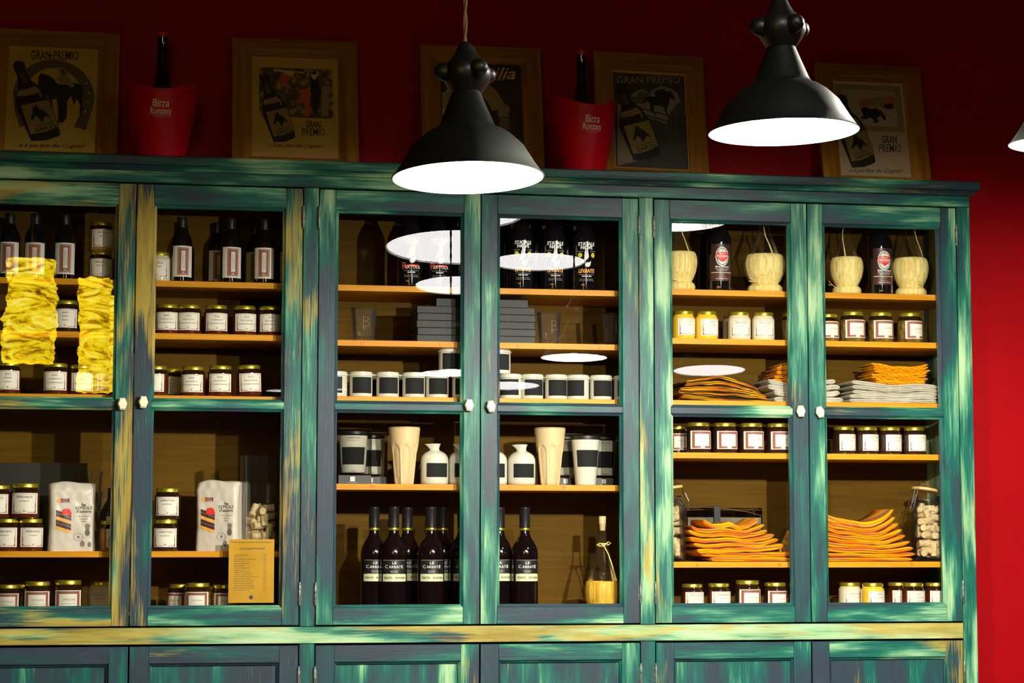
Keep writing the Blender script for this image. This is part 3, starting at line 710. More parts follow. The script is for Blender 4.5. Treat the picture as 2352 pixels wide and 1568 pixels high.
picture(2019, .366, .452, .2, 'framed pale poster with a trotting horse inset, rightmost on the cabinet', (.0, .0, .0), (245, 285), (1090, 310), (330, 1475), d5, rw=.062, lean=.1, printm='palep')
# ------------------------------------------------------------------ red ice buckets with a bottle each
def bucket(u, y, rz, wpx, label):
    z = TOP + .0006; x = X(u, y, z); k = 1
    t = empty('ice_bucket', (x, y, z), label, 'ice bucket', 'red plastic ice buckets on the cabinet', rz)
    H = .232; rb, rtp = .066, .108
    def pr(h): return rb + (rtp - rb) * (math.sin(min(1, h) * PI * .5) ** .9)
    mb = MB(); n = 64; ks = [0, .02, .1, .25, .4, .55, .7, .8, .9, .96, 1.0]; vs = []
    def rim(a): return 1 + .075 * math.cos(2 * a) - .02 + .02 * math.sin(a)
    for inn in (0, 1):
        for h in (ks if not inn else ks[::-1]):
            for i in range(n):
                a = 2 * PI * i / n; r = pr(h) - inn * .003; hh = H * h * (1 + (rim(a) - 1) * h ** 3) + (.003 if inn and h < .01 else 0)
                vs.append((r * math.cos(a), r * math.sin(a), hh))
    L = 2 * len(ks); fs = [(l * n + i, l * n + (i + 1) % n, (l + 1) * n + (i + 1) % n, (l + 1) * n + i) for l in range(L - 1) for i in range(n)]
    fs += [tuple(reversed(range(n))), tuple((L - 1) * n + i for i in range(n))]
    mb.add(vs, fs); mb.build('bucket', 'bucket', t, sharp=60)
    mb = MB(); rf = lambda z_: pr(z_ / H); fn = wrap(.104, .0012, rf)
    text(mb, 'Birra', -.002, .163, .050, .021, fn, 0, .012, .15); text(mb, 'Ronzani', -.002, .139, .066, .020, fn, 0, .012, .15)
    mb.band(-.022, .024, .1505, .1517, .104, 0, rf, .0012); mb.band(-.026, .032, .1245, .1257, .104, 0, rf, .0012)
    text(mb, 'birra bologna', -.002, .119, .034, .003, fn, 0)
    mb.build('lettering', 'white', t)
    return t
def sparkling(x, y, z, label):
    t = empty('beer_bottle', (x, y, z), label, 'bottle')
    MB().lathe([(.034, 0), (.037, .004), (.037, .13), (.034, .16), (.026, .19), (.0175, .225), (.0145, .26), (.0138, .318), (.0145, .320), (.0145, .330)], 32).build('glass_body', 'blackglass', t)
    MB().lathe([(.0150, .322), (.0155, .324), (.0155, .334), (.013, .337)], 24).build('cap', 'bottle_red', t); return t
def grow(o, k): o.scale = k; return o
b1 = bucket(368, .10, 0, 162, 'red ice bucket standing between the two leftmost framed posters')
grow(sparkling(X(373, .10, TOP + .3), .115, TOP + .0045, 'dark beer bottle with red cap standing in the left ice bucket'), (1.15, 1.15, 1.185))
b2 = bucket(1339, .095, .12, 154, 'red ice bucket overlapping the grey racehorse poster'); b2.scale = (.95, .95, 1.0)
grow(sparkling(X(1338, .095, TOP + .3), .11, TOP + .0045, 'dark beer bottle with red cap standing in the right ice bucket'), (1.12, 1.12, 1.18))
# ------------------------------------------------------------------ things on the shelves
PROT = {}
def jar_proto(key, content, lines, style, rot_lab=0, nk='neck'):
    """lidded jar: body with its contents, gold lid, wrapped paper label"""
    t = empty('food_jar', (0, 0, 0), 'jar', 'jar')
    R = .0365
    MB().lathe([(R - .004, 0), (R - .0008, .002), (R, .006), (R, .0655)], 32).lathe([(R, .0655), (R - .0008, .069), (R - .0030, .0725), (R * .85, .0768), (R * .85, .0785)], 32, 1).build('jar_body', [content, nk], t)
    lid = MB().lathe([(R * .88, .0775), (R * .90, .0785), (R * .90, .0865), (R * .87, .0885), (R * .80, .0888)], 32); lid.build('lid', 'gold', t)
    o = .0006; mb = MB(); a0 = rot_lab
    s0, s1 = a0 - .037, a0 + .037; z0, z1 = .0115, .064
    mb.band(s0, s1, z0, z1, R, 0, None, o)
    fn = wrap(R, o + .0007)
    if style == 'key':
        mb.band(s0 + .006, s1 - .006, z0 + .002, z1 - .002, R, 2, None, o + .0003); mb.band(s0 + .014, s1 - .014, z0 + .008, z1 - .009, R, 0, None, o + .0006)
        mb.band(a0 - .006, a0 + .006, z0 + .002, z0 + .012, R, 0, None, o + .0008); text(mb, 'BO', a0, z0 + .0065, .007, .006, fn, 1, .02)
        text(mb, lines[0], a0 + .002, .041, .030, .0052, fn, 1)
        if len(lines) > 1: text(mb, lines[1], a0 + .002, .031, .036, .0026, fn, 1)
    else:
        for zz in (z0 + .0035, z1 - .003): mb.band(s0 + .006, s1 - .006, zz - (.0009 if zz < .03 else .0003), zz + .0004, R, 3, None, o + .0003)
        for ss in (s0 + .007, s1 - .007):
            mb.band(ss - .0004, ss + .0004, z0 + .004, z1 - .004, R, 3, None, o + .0003)
        for q, sg in ((s0 + .007, 1), (s1 - .007, -1)):
            mb.map2([(q, z0 + .004), (q + sg * .004, z0 + .004), (q + sg * .0012, z0 + .010), (q + sg * .0022, z0 + .022), (q, z0 + .034)], [tuple(range(5)) if sg > 0 else tuple(reversed(range(5)))], wrap(R, o + .0004), 3)
        mb.band(a0 - .007, a0 + .007, z0 + .001, z0 + .012, R, 0, None, o + .0005); text(mb, 'BO', a0, z0 + .0065, .0065, .0055, fn, 1, .02)
        zz = .054
        for k, l in enumerate(lines):
            hh = .0062 if k == 0 else (.0042 if k == 1 else .0034); wd = min(.052, len(l) * (.0040 if k == 0 else (.0026 if k == 1 else .0019)))
            text(mb, l, a0, zz, wd, hh, fn, 1); zz -= .0105
    mb.build('label', ['paper', 'ink', 'key', 'maroon'], t)
    PROT[key] = t; return t
jar_proto('sugo', 'sauce', ['SUGO', 'ALLA SALSICCIA', 'DALLA NORCINA DI MEZZANO'], 'plain', .0)
jar_proto('sugo2', 'sauce', ['SUGO', 'AL PROSCIUTTO', 'DALLA NORCINA DI MEZZANO'], 'plain', .003)
jar_proto('ragu', 'dark_jam', ['RAGÙ', 'STORICO', 'BOLOGNESE'], 'plain', 0)
jar_proto('sugop', 'sauce', ['SUGO', 'POMODORO', 'AL BASILICO'], 'plain', 0)
jar_proto('honey', 'honey', ['MOSTARDA', 'DI BOLOGNA'], 'plain', .004)
jar_proto('pep', 'sauce', ['PEPERONATA', 'bolognese'], 'plain', .002)
jar_proto('conf', 'dark_jam', ['CONFETTURA', 'DI CIPOLLE'], 'plain', .004)
jar_proto('cipk', 'dark_jam', ['CIPOLLINE', 'all aceto balsamico di modena'], 'key', .0)
jar_proto('scal', 'green_pre', ['SCALOGNO', 'sott olio extra vergine'], 'key', .0)
jar_proto('yel', 'yellow_pre', ['CREMA', 'DI LIMONE'], 'plain', .006, 'yellow_pre')
jar_proto('cre', 'cream_pre', ['FRIGGIONE', 'DI CIPOLLA'], 'plain', .0, 'cream_pre')
def jar(key, u, bay, sh, label, y=None, dz=0, rz=None, k=1, group=None, tilt=0):
    y = .098 if y is None else y; z = S[bay][sh] + dz; x = X(u, y, z)
    if rz is None: rz = random.uniform(-.18, .18)
    o = place(PROT[key], (x, y, z), rz, label, group, (k, k, k))
    if tilt: o.rotation_euler[1] = tilt
    return o
random.seed(4)
# left bay
jar('honey', 231, 'L', 0, 'lower of two stacked amber jars beside the dark bottles in the leftmost bay', k=.98)
jar('honey', 232, 'L', 0, 'upper of two stacked amber jars under the cabinet top, leftmost bay', dz=.0875, k=.98, rz=.1)
jar('cre', 364, 'L', 0, 'pale jar half hidden by the door stile left of the lone dark bottle')
jar('ragu', 150, 'L', 1, 'single dark jar between the mirrored paper lanterns', rz=0, k=1.06)
jar('ragu', 106, 'L', 1, 'jar in shadow behind the single dark ragu jar', y=.22)
for u, lb, kk in ((383, 'leftmost', 'sugo2'), (434, 'second', 'sugo2'), (496, 'third', 'sugo2'), (561, 'fourth', 'sugo'), (619, 'rightmost', 'sugo')):
    jar(kk, u, 'L', 1, lb + ' of the five sauce jars in a row below the balsamic bottles', group='sauce jars on the second shelf')
jar('sugop', 16, 'L', 2, 'tomato sauce jar cut by the left edge above the door knobs', k=1.06)
jar('sugo2', 127, 'L', 2, 'left jar of three under the right mirrored lantern, leftmost bay', k=1.04)
jar('sugo2', 186, 'L', 2, 'middle jar of three under the right mirrored lantern, leftmost bay', rz=.1)
jar('sugo2', 243, 'L', 2, 'right jar of three, tinted by the mirrored lantern beside the stile', rz=.2)
jar('sugop', 358, 'L', 2, 'sauce jar cut by the left stile above the knob of the second door', rz=-.35)
jar('sugo', 443, 'L', 2, 'shortest and leftmost of three sauce jars above the second door knob', rz=-.15)
jar('sugo', 505, 'L', 2, 'middle of three sauce jars on the shelf above the second door knob', dz=.002, k=1.02, rz=-.02)
jar('sugo', 573, 'L', 2, 'rightmost, slightly leaning of three sauce jars above the second door knob', dz=.004, k=1.03, rz=.1, tilt=-.035)
jar('sugop', 393, 'L', 2, 'jar in shadow behind the stile-side sauce jar', y=.2)
z_ = .0885 * 1.08
jar('pep', -8, 'L', 3, 'upper jar cut by the left edge beside the peppers preserve stack', dz=z_, k=1.08)
jar('pep', 57, 'L', 3, 'upper peperonata jar standing on the two lower ones', dz=z_, k=1.14, rz=-.05)
jar('pep', 13, 'L', 3, 'left one of the lower peperonata jars at the left edge', k=1.06, rz=-.1)
jar('pep', 68, 'L', 3, 'right one of the lower peperonata jars, left of the flour bag', k=1.06, rz=.25, y=.105)
jar('conf', 384, 'L', 3, 'upper of two stacked onion jam jars left of the second flour bag', dz=.0925, k=1.04, rz=-.12)
jar('conf', 379, 'L', 3, 'lower of two stacked onion jam jars left of the second flour bag', k=1.04, rz=-.12)
jar('honey', 256, 'L', 3, 'amber jar half hidden by the stile right of the first flour bag', rz=.5, y=.11)
for u, lb, kk in ((16, 'leftmost', 1.02), (84, 'middle', 1.12), (155, 'right', 1.16)):
    jar('cipk', u, 'L', 4, lb + ' of three onion jars with red key pattern at the bottom of the leftmost door', k=kk, rz=.05)
jar('cipk', 50, 'L', 4, 'jar in the second row behind the bottom onion jars', y=.2); 
jar('cre', 232, 'L', 4, 'pale jar in shadow at the bottom beside the stile', y=.17, k=1.1)
jar('cipk', 412, 'L', 4, 'jar half behind the leftmost shallot jar at the bottom of the second door', y=.17, rz=-.5)
jar('scal', 453, 'L', 4, 'shallot jar at the bottom left of the yellow menu sheet', k=1.06)
jar('scal', 513, 'L', 4, 'shallot jar partly behind the yellow menu sheet', k=1.0)
# right bay
for u, kk, lb in ((1570, 'yel', 'left of the two yellow cream jars'), (1623, 'yel', 'right of the two yellow cream jars'), (1698, 'cre', 'left of the two white cream jars'), (1753, 'cre', 'right of the two white cream jars')):
    jar(kk, u, 'R', 1, lb + ' below the straw flasks', rz=.1 if kk == 'yel' else -.1, k=.99)
jar('cre', 1686, 'R', 1, 'jar peeping out behind the white cream jars', y=.2)
jar('scal', 1822, 'R', 1, 'jar mostly hidden by the stile right of the white cream jars', rz=.3)
for u, lb in ((1901, 'leftmost, cut by the stile,'), (1958, 'second'), (2023, 'third'), (2090, 'rightmost')):
    jar('scal', u, 'R', 1, lb + ' of the four shallot jars below the straw flasks', k=1.08 if u > 1910 else .98, rz=.12 if u < 2050 else .3)
for u, lb in ((1604, 'leftmost'), (1665, 'second'), (1726, 'third'), (1788, 'rightmost')):
    jar('cipk', u, 'R', 3, lb + ' of the four onion jars with red key labels below the black cloths', k=1.06, rz=.1)
jar('cipk', 1556, 'R', 3, 'jar in shadow left of the onion jars with red key labels', y=.2)
for u, lb in ((1939, 'leftmost'), (1992, 'second'), (2045, 'third'), (2101, 'rightmost')):
    jar('conf', u, 'R', 3, lb + ' of the four onion jam jars below the grey linen', k=.98, rz=.18 if u < 2080 else .02, y=.1 + (u < 2080) * .012)
for u, kk, lb, sc__ in ((1590, 'pep', 'pale-lidded pepper jar in the bottom left corner', .98), (1651, 'pep', 'second pepper jar from the left', 1.0), (1717, 'cipk', 'broad onion jar with red key label', 1.1), (1781, 'cipk', 'stile-side onion jar with red key label', 1.02)):
    jar(kk, u, 'R', 4 + 1, lb + ' at the bottom of the fifth door', k=sc__, rz=.1)
jar('cipk', 1838, 'R', 5, 'jar mostly hidden behind the stile at the bottom of the fifth door')
for u, kk, lb, y__ in ((1953, 'cre', 'dim left jar', .17), (2005, 'yel', 'bright yellow-rimmed jar', .1), (2064, 'sugo', 'dim jar behind the others', .17), (2098, 'sugo', 'sauce jar in front', .1), (2150, 'sugo', 'sauce jar beside the right stile', .11)):
    jar(kk, u, 'R', 5, lb + ' at the bottom of the rightmost glazed door', y=y__, rz=.15)
# ---- balsamic bottles (left bay, top)
def vinegar():
    t = empty('vinegar_bottle', (0, 0, 0), 'bottle', 'bottle'); R = .0312
    MB().lathe([(R - .003, 0), (R, .003), (R, .118), (R * .96, .128), (R * .78, .143), (R * .55, .156), (.0145, .166), (.0140, .172)], 32).build('glass_body', 'blackglass', t)
    MB().lathe([(.0152, .160), (.0146, .180), (.0150, .194), (.0142, .196)], 24).build('capsule', 'capsule', t)
    mb = MB(); o = .0006; mb.band(-.034, .034, .014, .107, R, 0, None, o); mb.band(-.017, .017, .019, .102, R, 1, None, o + .0003)
    mb.band(-.0145, .0145, .0215, .0995, R, 0, None, o + .0005); mb.band(-.0138, .0138, .0222, .0988, R, 1, None, o + .0007); mb.band(-.006, .006, .032, .092, R, 0, None, o + .001)
    fn = wrap(R, o + .0014)
    text(mb, 'CONDIMENTO', -.002, .062, .050, .0035, fn, 2, 0, 0, PI / 2); text(mb, 'BALSAMICO', .0028, .062, .042, .0035, fn, 2, 0, 0, PI / 2); text(mb, 'BO', 0, .026, .007, .005, fn, 0)
    mb.build('label', ['paper', 'key', 'ink'], t); return t
PROT['vin'] = vinegar()
def put(key, u, bay, sh, label, y=.095, rz=0, sc__=(1, 1, 1), dz=0, group=None):
    z = S[bay][sh] + dz; x = X(u, y, z); return place(PROT[key], (x, y, z), rz, label, group, sc__)
for u, y, lb in ((20, .1, 'dark vinegar bottle cut by the shadow at the far left of the top shelf'), (79, .1, 'dark vinegar bottle above the left mirrored lantern'),
                 (147, .09, 'dark vinegar bottle left of the stacked amber jars'), (416, .09, 'lone vinegar bottle, leftmost in the second door'),
                 (529, .09, 'front vinegar bottle in the middle of the second door'), (497, .17, 'vinegar bottle peeping out left behind the middle front one'),
                 (606, .09, 'front vinegar bottle at the right of the second door'), (584, .19, 'vinegar bottle peeping out left behind the right front one'), (662, .16, 'vinegar bottle mostly hidden by the right stile of the second door')):
    put('vin', u, 'L', 0, lb, y, random.uniform(-.1, .25), (1, 1, 1) if y < .12 else (1, 1, .99))
# ---- black beer bottles with printed art (middle bay, top) and brown-labelled ones (right bay)
BR = .0385
BPROF = [(BR - .004, 0), (BR, .004), (BR, .150), (BR * .985, .162), (BR * .9, .176), (BR * .70, .193), (BR * .5, .208), (.0165, .220), (.0145, .235), (.0145, .262), (.0155, .264), (.0155, .270)]
def beer(kind):
    t = empty('beer_bottle', (0, 0, 0), 'bottle', 'bottle'); MB().lathe(BPROF, 36).build('glass_body', 'blackglass', t)
    MB().lathe([(.0158, .262), (.0165, .264), (.016, .272), (.012, .274)], 20).build('cap', 'capsule', t)
    mb = MB(); fn = wrap(BR, .0008); A, B_ = (2, 0) if kind == 'artola' else (1, 0)
    c1 = 3 if kind == 'artola' else 0
    text(mb, 'STATALE', 0, .1435, .054, .0115, fn, c1, .045); text(mb, 'NOVE', 0, .1325, .038, .0110, fn, 0 if kind != 'artola' else 3, .05)
    # two-pronged sign and leaf
    wpoly(mb, [(-.001, .128), (.003, .128), (.0065, .104), (.002, .096), (-.004, .094), (-.009, .088), (-.012, .082), (-.013, .088), (-.008, .096), (-.004, .102)], wrap(BR, .0010), 0 if kind != 'artola' else 3)
    wpoly(mb, [(-.007, .118), (-.0045, .118), (-.004, .100), (-.008, .096)], wrap(BR, .0012), 0 if kind != 'artola' else 3)
    wpoly(mb, [(.014, .092), (.012, .078), (.005, .072), (-.003, .073), (-.006, .079), (.0, .086), (.008, .087)], wrap(BR, .0010), 0)
    if kind == 'levante':
        for s_ in (-.021, .021):
            wpoly(mb, [(s_ + .0078 * math.cos(a), .109 + .0078 * math.sin(a)) for a in [i * PI / 8 for i in range(16)]], wrap(BR, .0009), 2)
            mb.band(s_ - .010, s_ + .010, .1205, .1213, BR, 0, None, .0008)
        text(mb, 'LEVANTE', 0, .060, .054, .0125, fn, 1, .03, .3); text(mb, 'KELLER PILS', 0, .0435, .030, .0042, fn, 0, .03)
    else:
        mb.band(-.016, .024, .0605, .0670, BR, 4, None, .0008)
        text(mb, 'ARTOLA', .004, .0595, .050, .0100, wrap(BR, .0014), 0, .0); text(mb, 'R', -.021, .064, .014, .020, wrap(BR, .0016), 3, -.01)
        text(mb, 'MARZEN', 0, .0435, .023, .0042, fn, 0, .03)
    mb.band(-.024, .024, .0485, .0490, BR, 0, None, .0008); text(mb, 'birra artigianale italiana', 0, .0345, .042, .0022, fn, 0); text(mb, 'non filtrata e non pastorizzata', 0, .0300, .046, .0022, fn, 0)
    text(mb, '5,2%', -.012, .0165, .010, .0032, fn, 1, .02)
    mb.build('print', ['white', 'oran', 'yel', 'redo', 'redp'], t); return t
PROT['art'] = beer('artola'); PROT['lev'] = beer('levante')
put('art', 941, 'M', 0, 'black beer bottle with red lettering, the left one before the brown lining')
put('art', 1006, 'M', 0, 'black beer bottle with red lettering, the right one')
put('art', 1072, 'M', 0, 'black beer bottle mostly hidden by the stile right of the red-lettered ones')
put('lev', 1197, 'M', 0, 'leftmost of three black beer bottles with yellow lettering')
put('lev', 1271, 'M', 0, 'middle of three black beer bottles with yellow lettering')
put('lev', 1342, 'M', 0, 'rightmost of three black beer bottles with yellow lettering')
for u, lb in ((970, 'between the red-lettered bottles'), (1036, 'left of the stile'), (1160, 'at the left edge of the fourth door'), (1232, 'between the left and middle yellow-lettered bottles'), (1304, 'between the middle and right yellow-lettered bottles')):
    put('lev' if u > 1100 else 'art', u, 'M', 0, 'black bottle in the second row, showing ' + lb, y=.2, rz=.9)
def ronzani():
    t = empty('beer_bottle', (0, 0, 0), 'bottle', 'bottle'); MB().lathe(BPROF, 36).build('glass_body', 'blackglass', t)
    MB().lathe([(.0158, .262), (.0165, .264), (.016, .272), (.012, .274)], 20).build('cap', 'capsule', t)
    mb = MB(); o = .0006
    mb.band(-.036, .036, .030, .146, BR, 0, None, o); mb.band(-.036, .036, .030, .056, BR, 6, None, o + .0002); mb.band(-.036, .036, .0555, .0575, BR, 5, None, o + .0004)
    def oval(rx, rz_, off, mi, cz=.1065, n=24):
        wpoly(mb, [(rx * math.cos(2 * PI * i / n), cz + rz_ * math.sin(2 * PI * i / n)) for i in range(n)], wrap(BR, off), mi)
    oval(.0215, .0305, .0012, 1); oval(.0188, .0272, .0016, 3); oval(.0162, .0245, .0020, 1)
    fn = wrap(BR, .0024)
    wpoly(mb, [(-.020, .112), (-.016, .119), (0, .121), (.016, .119), (.020, .112), (.018, .106), (.012, .097), (.002, .089), (-.002, .089), (-.012, .097), (-.018, .106)], fn, 2)
    fn2 = wrap(BR, .0029); text(mb, 'Birra', 0, .1155, .018, .0055, fn2, 1, .02); text(mb, 'Ronzani', 0, .1085, .032, .0075, fn2, 1, .03); text(mb, 'BIRRA SPECIALE', 0, .1015, .022, .0024, fn2, 1)
    mb.band(-.0015, .0015, .125, .129, BR, 2, None, .0026)
    text(mb, 'Birra Ronzani', 0, .0745, .043, .0058, wrap(BR, .0014), 1, .03); text(mb, '"Con malto alla Romana"', 0, .0675, .043, .0036, wrap(BR, .0014), 1, .01, .2); text(mb, 'Bologna, dal 1855', 0, .0625, .031, .0038, wrap(BR, .0014), 1, .01)
    text(mb, 'DOPPIO MALTO', 0, .0515, .02, .002, wrap(BR, .0014), 5); text(mb, '0,75', 0, .047, .006, .002, wrap(BR, .0014), 5); text(mb, 'imbottigliata in italia', 0, .0425, .022, .0022, wrap(BR, .0014), 1)
    mb.band(-.021, .021, .0365, .0376, BR, 1, None, .0012)
    text(mb, '5,0%', -.012, .0105, .012, .0032, wrap(BR, .0010), 4, .02)
    mb.build('label', ['brownlab', 'white', 'redp', 'greenp', 'oran', 'creamlab', 'brownlab2'], t); return t
PROT['ron'] = ronzani()
put('ron', 1652, 'R', 0, 'dark bottle with oval red badge between the flasks of the fifth door', y=.098, rz=.0)
put('ron', 2023, 'R', 0, 'dark bottle with oval red badge between the flasks of the rightmost door', y=.098)
put('ron', 1632, 'R', 0, 'bottle in the shadow behind the badged beer bottle of the fifth door', y=.22, rz=2.5)
# ---- straw-covered flasks (right bay, top)
def flask():
    t = empty('straw_flask', (0, 0, 0), 'flask', 'flask')
    n = 72
    rf = lambda a, z: 1 + .012 * math.sin(24 * a + 3 * math.sin(5 * a)) + .006 * math.sin(61 * a)
    MB().lathe([(.049, 0), (.0555, .003), (.0580, .010), (.0560, .019), (.049, .0255), (.0425, .028), (.0450, .0315), (.0530, .044), (.0610, .060), (.0655, .078), (.0668, .092), (.0650, .106), (.0610, .116), (.0565, .1215), (.0530, .1225), (.050, .1215), (.0495, .117)], n, 0, rf=rf).build('straw_basket', 'straw', t, sharp=60)
    mb = MB().lathe([(.049, .108), (.0475, .124), (.038, .150), (.026, .178), (.0175, .205), (.0145, .235), (.0150, .262), (.0165, .264), (.0165, .270)], 32, 0)
    mb.build('glass_body', 'gl3', t)
    tb = MB().tube([(.010, -.048, .119), (.006, -.043, .135), (.001, -.036, .155), (-.006, -.026, .178), (-.009, -.019, .205), (-.004, -.017, .225), (.006, -.015, .232)], [.0028, .0026, .0022, .002, .0018, .0016, .0014], 6)
    tb.tube([(-.02, -.040, .005), (-.042, -.045, .030), (-.066, -.030, .034)], .0012, 5).tube([(-.046, -.040, .030), (-.064, -.032, .046)], .001, 5)
    tb.build('straw_strand', 'straw', t); return t
PROT['fla'] = flask()
put('fla', 1563, 'R', 0, 'straw covered flask cut by the left stile of the fifth door', y=.105, rz=.3, sc__=(.80, .80, 1.0))
put('fla', 1757, 'R', 0, 'widest straw-covered flask, right of the badged bottle in the fifth door', y=.115, rz=.1, sc__=(.99, .9, 1.0))
put('fla', 1945, 'R', 0, 'straw covered flask left of the badged bottle in the rightmost door', y=.108, rz=-.6, sc__=(.80, .80, .97))
put('fla', 2092, 'R', 0, 'straw covered flask right of the badged bottle, beside the right stile', y=.115, rz=1.2, sc__=(.86, .86, 1.0))
# ---- tumblers and black boxes (middle bay, second shelf)
def tumbler():
    t = empty('glass_tumbler', (0, 0, 0), 'glass', 'drinking glass')
    mb = MB().lathe([(.030, 0), (.0325, .002), (.0330, .012), (.0400, .1005), (.0404, .1015), (.0388, .1010), (.0315, .016), (.029, .013), (.001, .012)], 40, 0)
    mb.build('glass_body', 'gl2', t)
    mb = MB(); rf = lambda z: .033 + (z - .012) * .0783; fn = wrap(.037, .0008, rf)
    text(mb, 'B', .008, .058, .020, .030, fn, 0, -.038); text(mb, 'F', .006, .038, .014, .013, fn, 0, -.035)
    mb.build('etched_mark', pm('etched_glass', (.22, .20, .19), .6), t); return t
PROT['tum'] = tumbler()
put('tum', 835, 'M', 1, 'clear glass tumbler standing alone left of the black boxes', y=.10, rz=-.1, sc__=(.98, .98, 1.0))
put('tum', 1261, 'M', 1, 'clear glass tumbler right beside the black boxes', y=.10, rz=.1, sc__=(.94, .94, .98))
put('tum', 1411, 'M', 1, 'clear glass tumbler cut by the right stile of the fourth door', y=.10, sc__=(.94, .94, .97))
bx0, bx1 = X(958, .07, S['M'][1]), X(1229, .07, S['M'][1]); hb = .0214
for k in range(5):
    j = (.0, .0015, -.001, .001, -.0005)[k]; mb = MB()
    t = empty('flat_box', ((bx0 + bx1) / 2 + j, .07, S['M'][1] + k * (hb + .0006)), ['lowest', 'second from the bottom', 'middle', 'second from the top', 'top'][k] + ' one of the five equal flat black boxes between the tumblers', 'box', 'flat black boxes')
    w2 = (bx1 - bx0) / 2
    MB().box(-w2, w2, 0, .17, 0, hb - .0002).build('carton', 'blackbox', t, bevel=.0008)
t = empty('small_box', (X(1108, .075, S['M'][1] + .12), .075, S['M'][1] + 5 * (hb + .0006)), 'smaller black box lying on top of the five flat black boxes', 'box')
w2 = (X(1214, .075, S['M'][1] + .12) - X(1003, .075, S['M'][1] + .12)) / 2
MB().box(-w2, w2, 0, .13, 0, .024).build('carton', 'blackbox', t, bevel=.0008)
# ---- white canisters with chalkboard labels (middle bay, third shelf)
def canister():
    t = empty('white_canister', (0, 0, 0), 'canister', 'canister'); R = .0345
    MB().lathe([(R - .003, 0), (R - .0005, .002), (R, .006), (R, .062), (R + .001, .064)], 36).build('canister_body', 'porc', t)
    MB().lathe([(R + .0008, .0630), (R + .0028, .0645), (R + .0028, .0690), (R + .0005, .0705), (R + .0005, .0745), (R - .002, .0765), (R - .010, .0770)], 36).build('lid', 'porc', t)
    MB().band(-.0325, .0325, .011, .0595, R, 0, None, .0007).build('label', 'chalk', t); return t
PROT['can'] = canister()
cans = [(771, 'cut by the left stile of the third door'), (829, 'second from the left in the third door'), (890, 'left of the middle in the third door'), (950, 'middle one in the third door'), (1004, 'under the upper canister, left part'), (1064, 'mostly hidden by the right stile of the third door')]
for u, lb in cans: put('can', u, 'M', 2, 'white canister with chalkboard label, ' + lb, y=.095, rz=(-.45 if u < 790 else .03), group='white canisters on the third shelf')
for u, lb in ((1172, 'leftmost in the fourth door'), (1222, 'second from the left in the fourth door'), (1277, 'third from the left in the fourth door'), (1327, 'with its label turned left, fourth in the fourth door'), (1380, 'rightmost whole one in the fourth door'), (1435, 'cut by the right stile of the fourth door')):
    put('can', u, 'M', 2, 'white canister with chalkboard label, ' + lb, y=.095, rz={1172: -.3, 1327: -.55}.get(u, .06), group='white canisters on the third shelf')
for u, lb in ((1033, 'standing on the row in the third door'), (1147, 'standing on the row behind the fourth door stile')):
    put('can', u, 'M', 2, 'upper white canister ' + lb, y=.11, rz=.12 if u < 1100 else -.1, dz=.0775)
for u, lb in ((860, 'second and third'), (920, 'third and fourth'), (975, 'fourth and fifth')):
    put('can', u, 'M', 2, f'white canister of the back row, seen between the {lb} front ones', y=.2, rz=.0)
for u, lb in ((1197, 'first and second'), (1305, 'third and fourth'), (1356, 'fourth and fifth'), (1250, 'second and third')):
    put('can', u, 'M', 2, f'back row white canister in the fourth door, between the {lb} front ones', y=.2)
# ---- mugs, jugs and wrapped mugs (middle bay, fourth shelf)
def ribbed():
    t = empty('ribbed_cup', (0, 0, 0), 'cup', 'cup'); n = 96; H = .172; N = 8; ks = [0, .004, .01, .03, .06, .08, .095, .103, .109, .114, .119, .125, .135, .15, .165, .171, .172]
    vs = []
    for z in ks:
        r0 = .0305 + (z / H) ** 1.0 * .0165 + (.001 if z > .1 else 0)
        for i in range(n):
            a = 2 * PI * i / n; ph = (a * N / (2 * PI)) % 1; arch = .121 - .045 * abs(ph - .5) ** 2 * 1.6
            f = min(1, max(0, (arch - z) / .004)); c_ = math.cos(PI / N) / math.cos((ph - .5) * 2 * PI / N)
            r = r0 * (1 - f * (1 - c_ * .985 + .045 * math.sin(ph * PI))) - (.002 if z == 0 else 0); vs.append((r * math.cos(a), r * math.sin(a), z))
    for z, r in ((.171, .0445), (.02, .029)):
        for i in range(n): a = 2 * PI * i / n; vs.append((r * math.cos(a), r * math.sin(a), z))
    L = len(ks) + 2; fs = [(l * n + i, l * n + (i + 1) % n, (l + 1) * n + (i + 1) % n, (l + 1) * n + i) for l in range(L - 1) for i in range(n)]
    fs += [tuple(reversed(range(n))), tuple((L - 1) * n + i for i in range(n))]
    MB().add(vs, fs).build('cup_body', 'beige', t, sharp=60)
    MB().lathe([(.0462, .1725), (.0472, .1735), (.0472, .1750), (.0455, .1752), (.0445, .1725)], 48, cap=False).build('rim', 'beige', t); return t
PROT['rib'] = ribbed()
put('rib', 928, 'M', 3, 'tall beige ribbed cup left of the white jugs', y=.10, rz=.35, sc__=(1, 1, .985))
put('rib', 1263, 'M', 3, 'tall beige ribbed cup left of the white conical mug', y=.10, rz=.35)
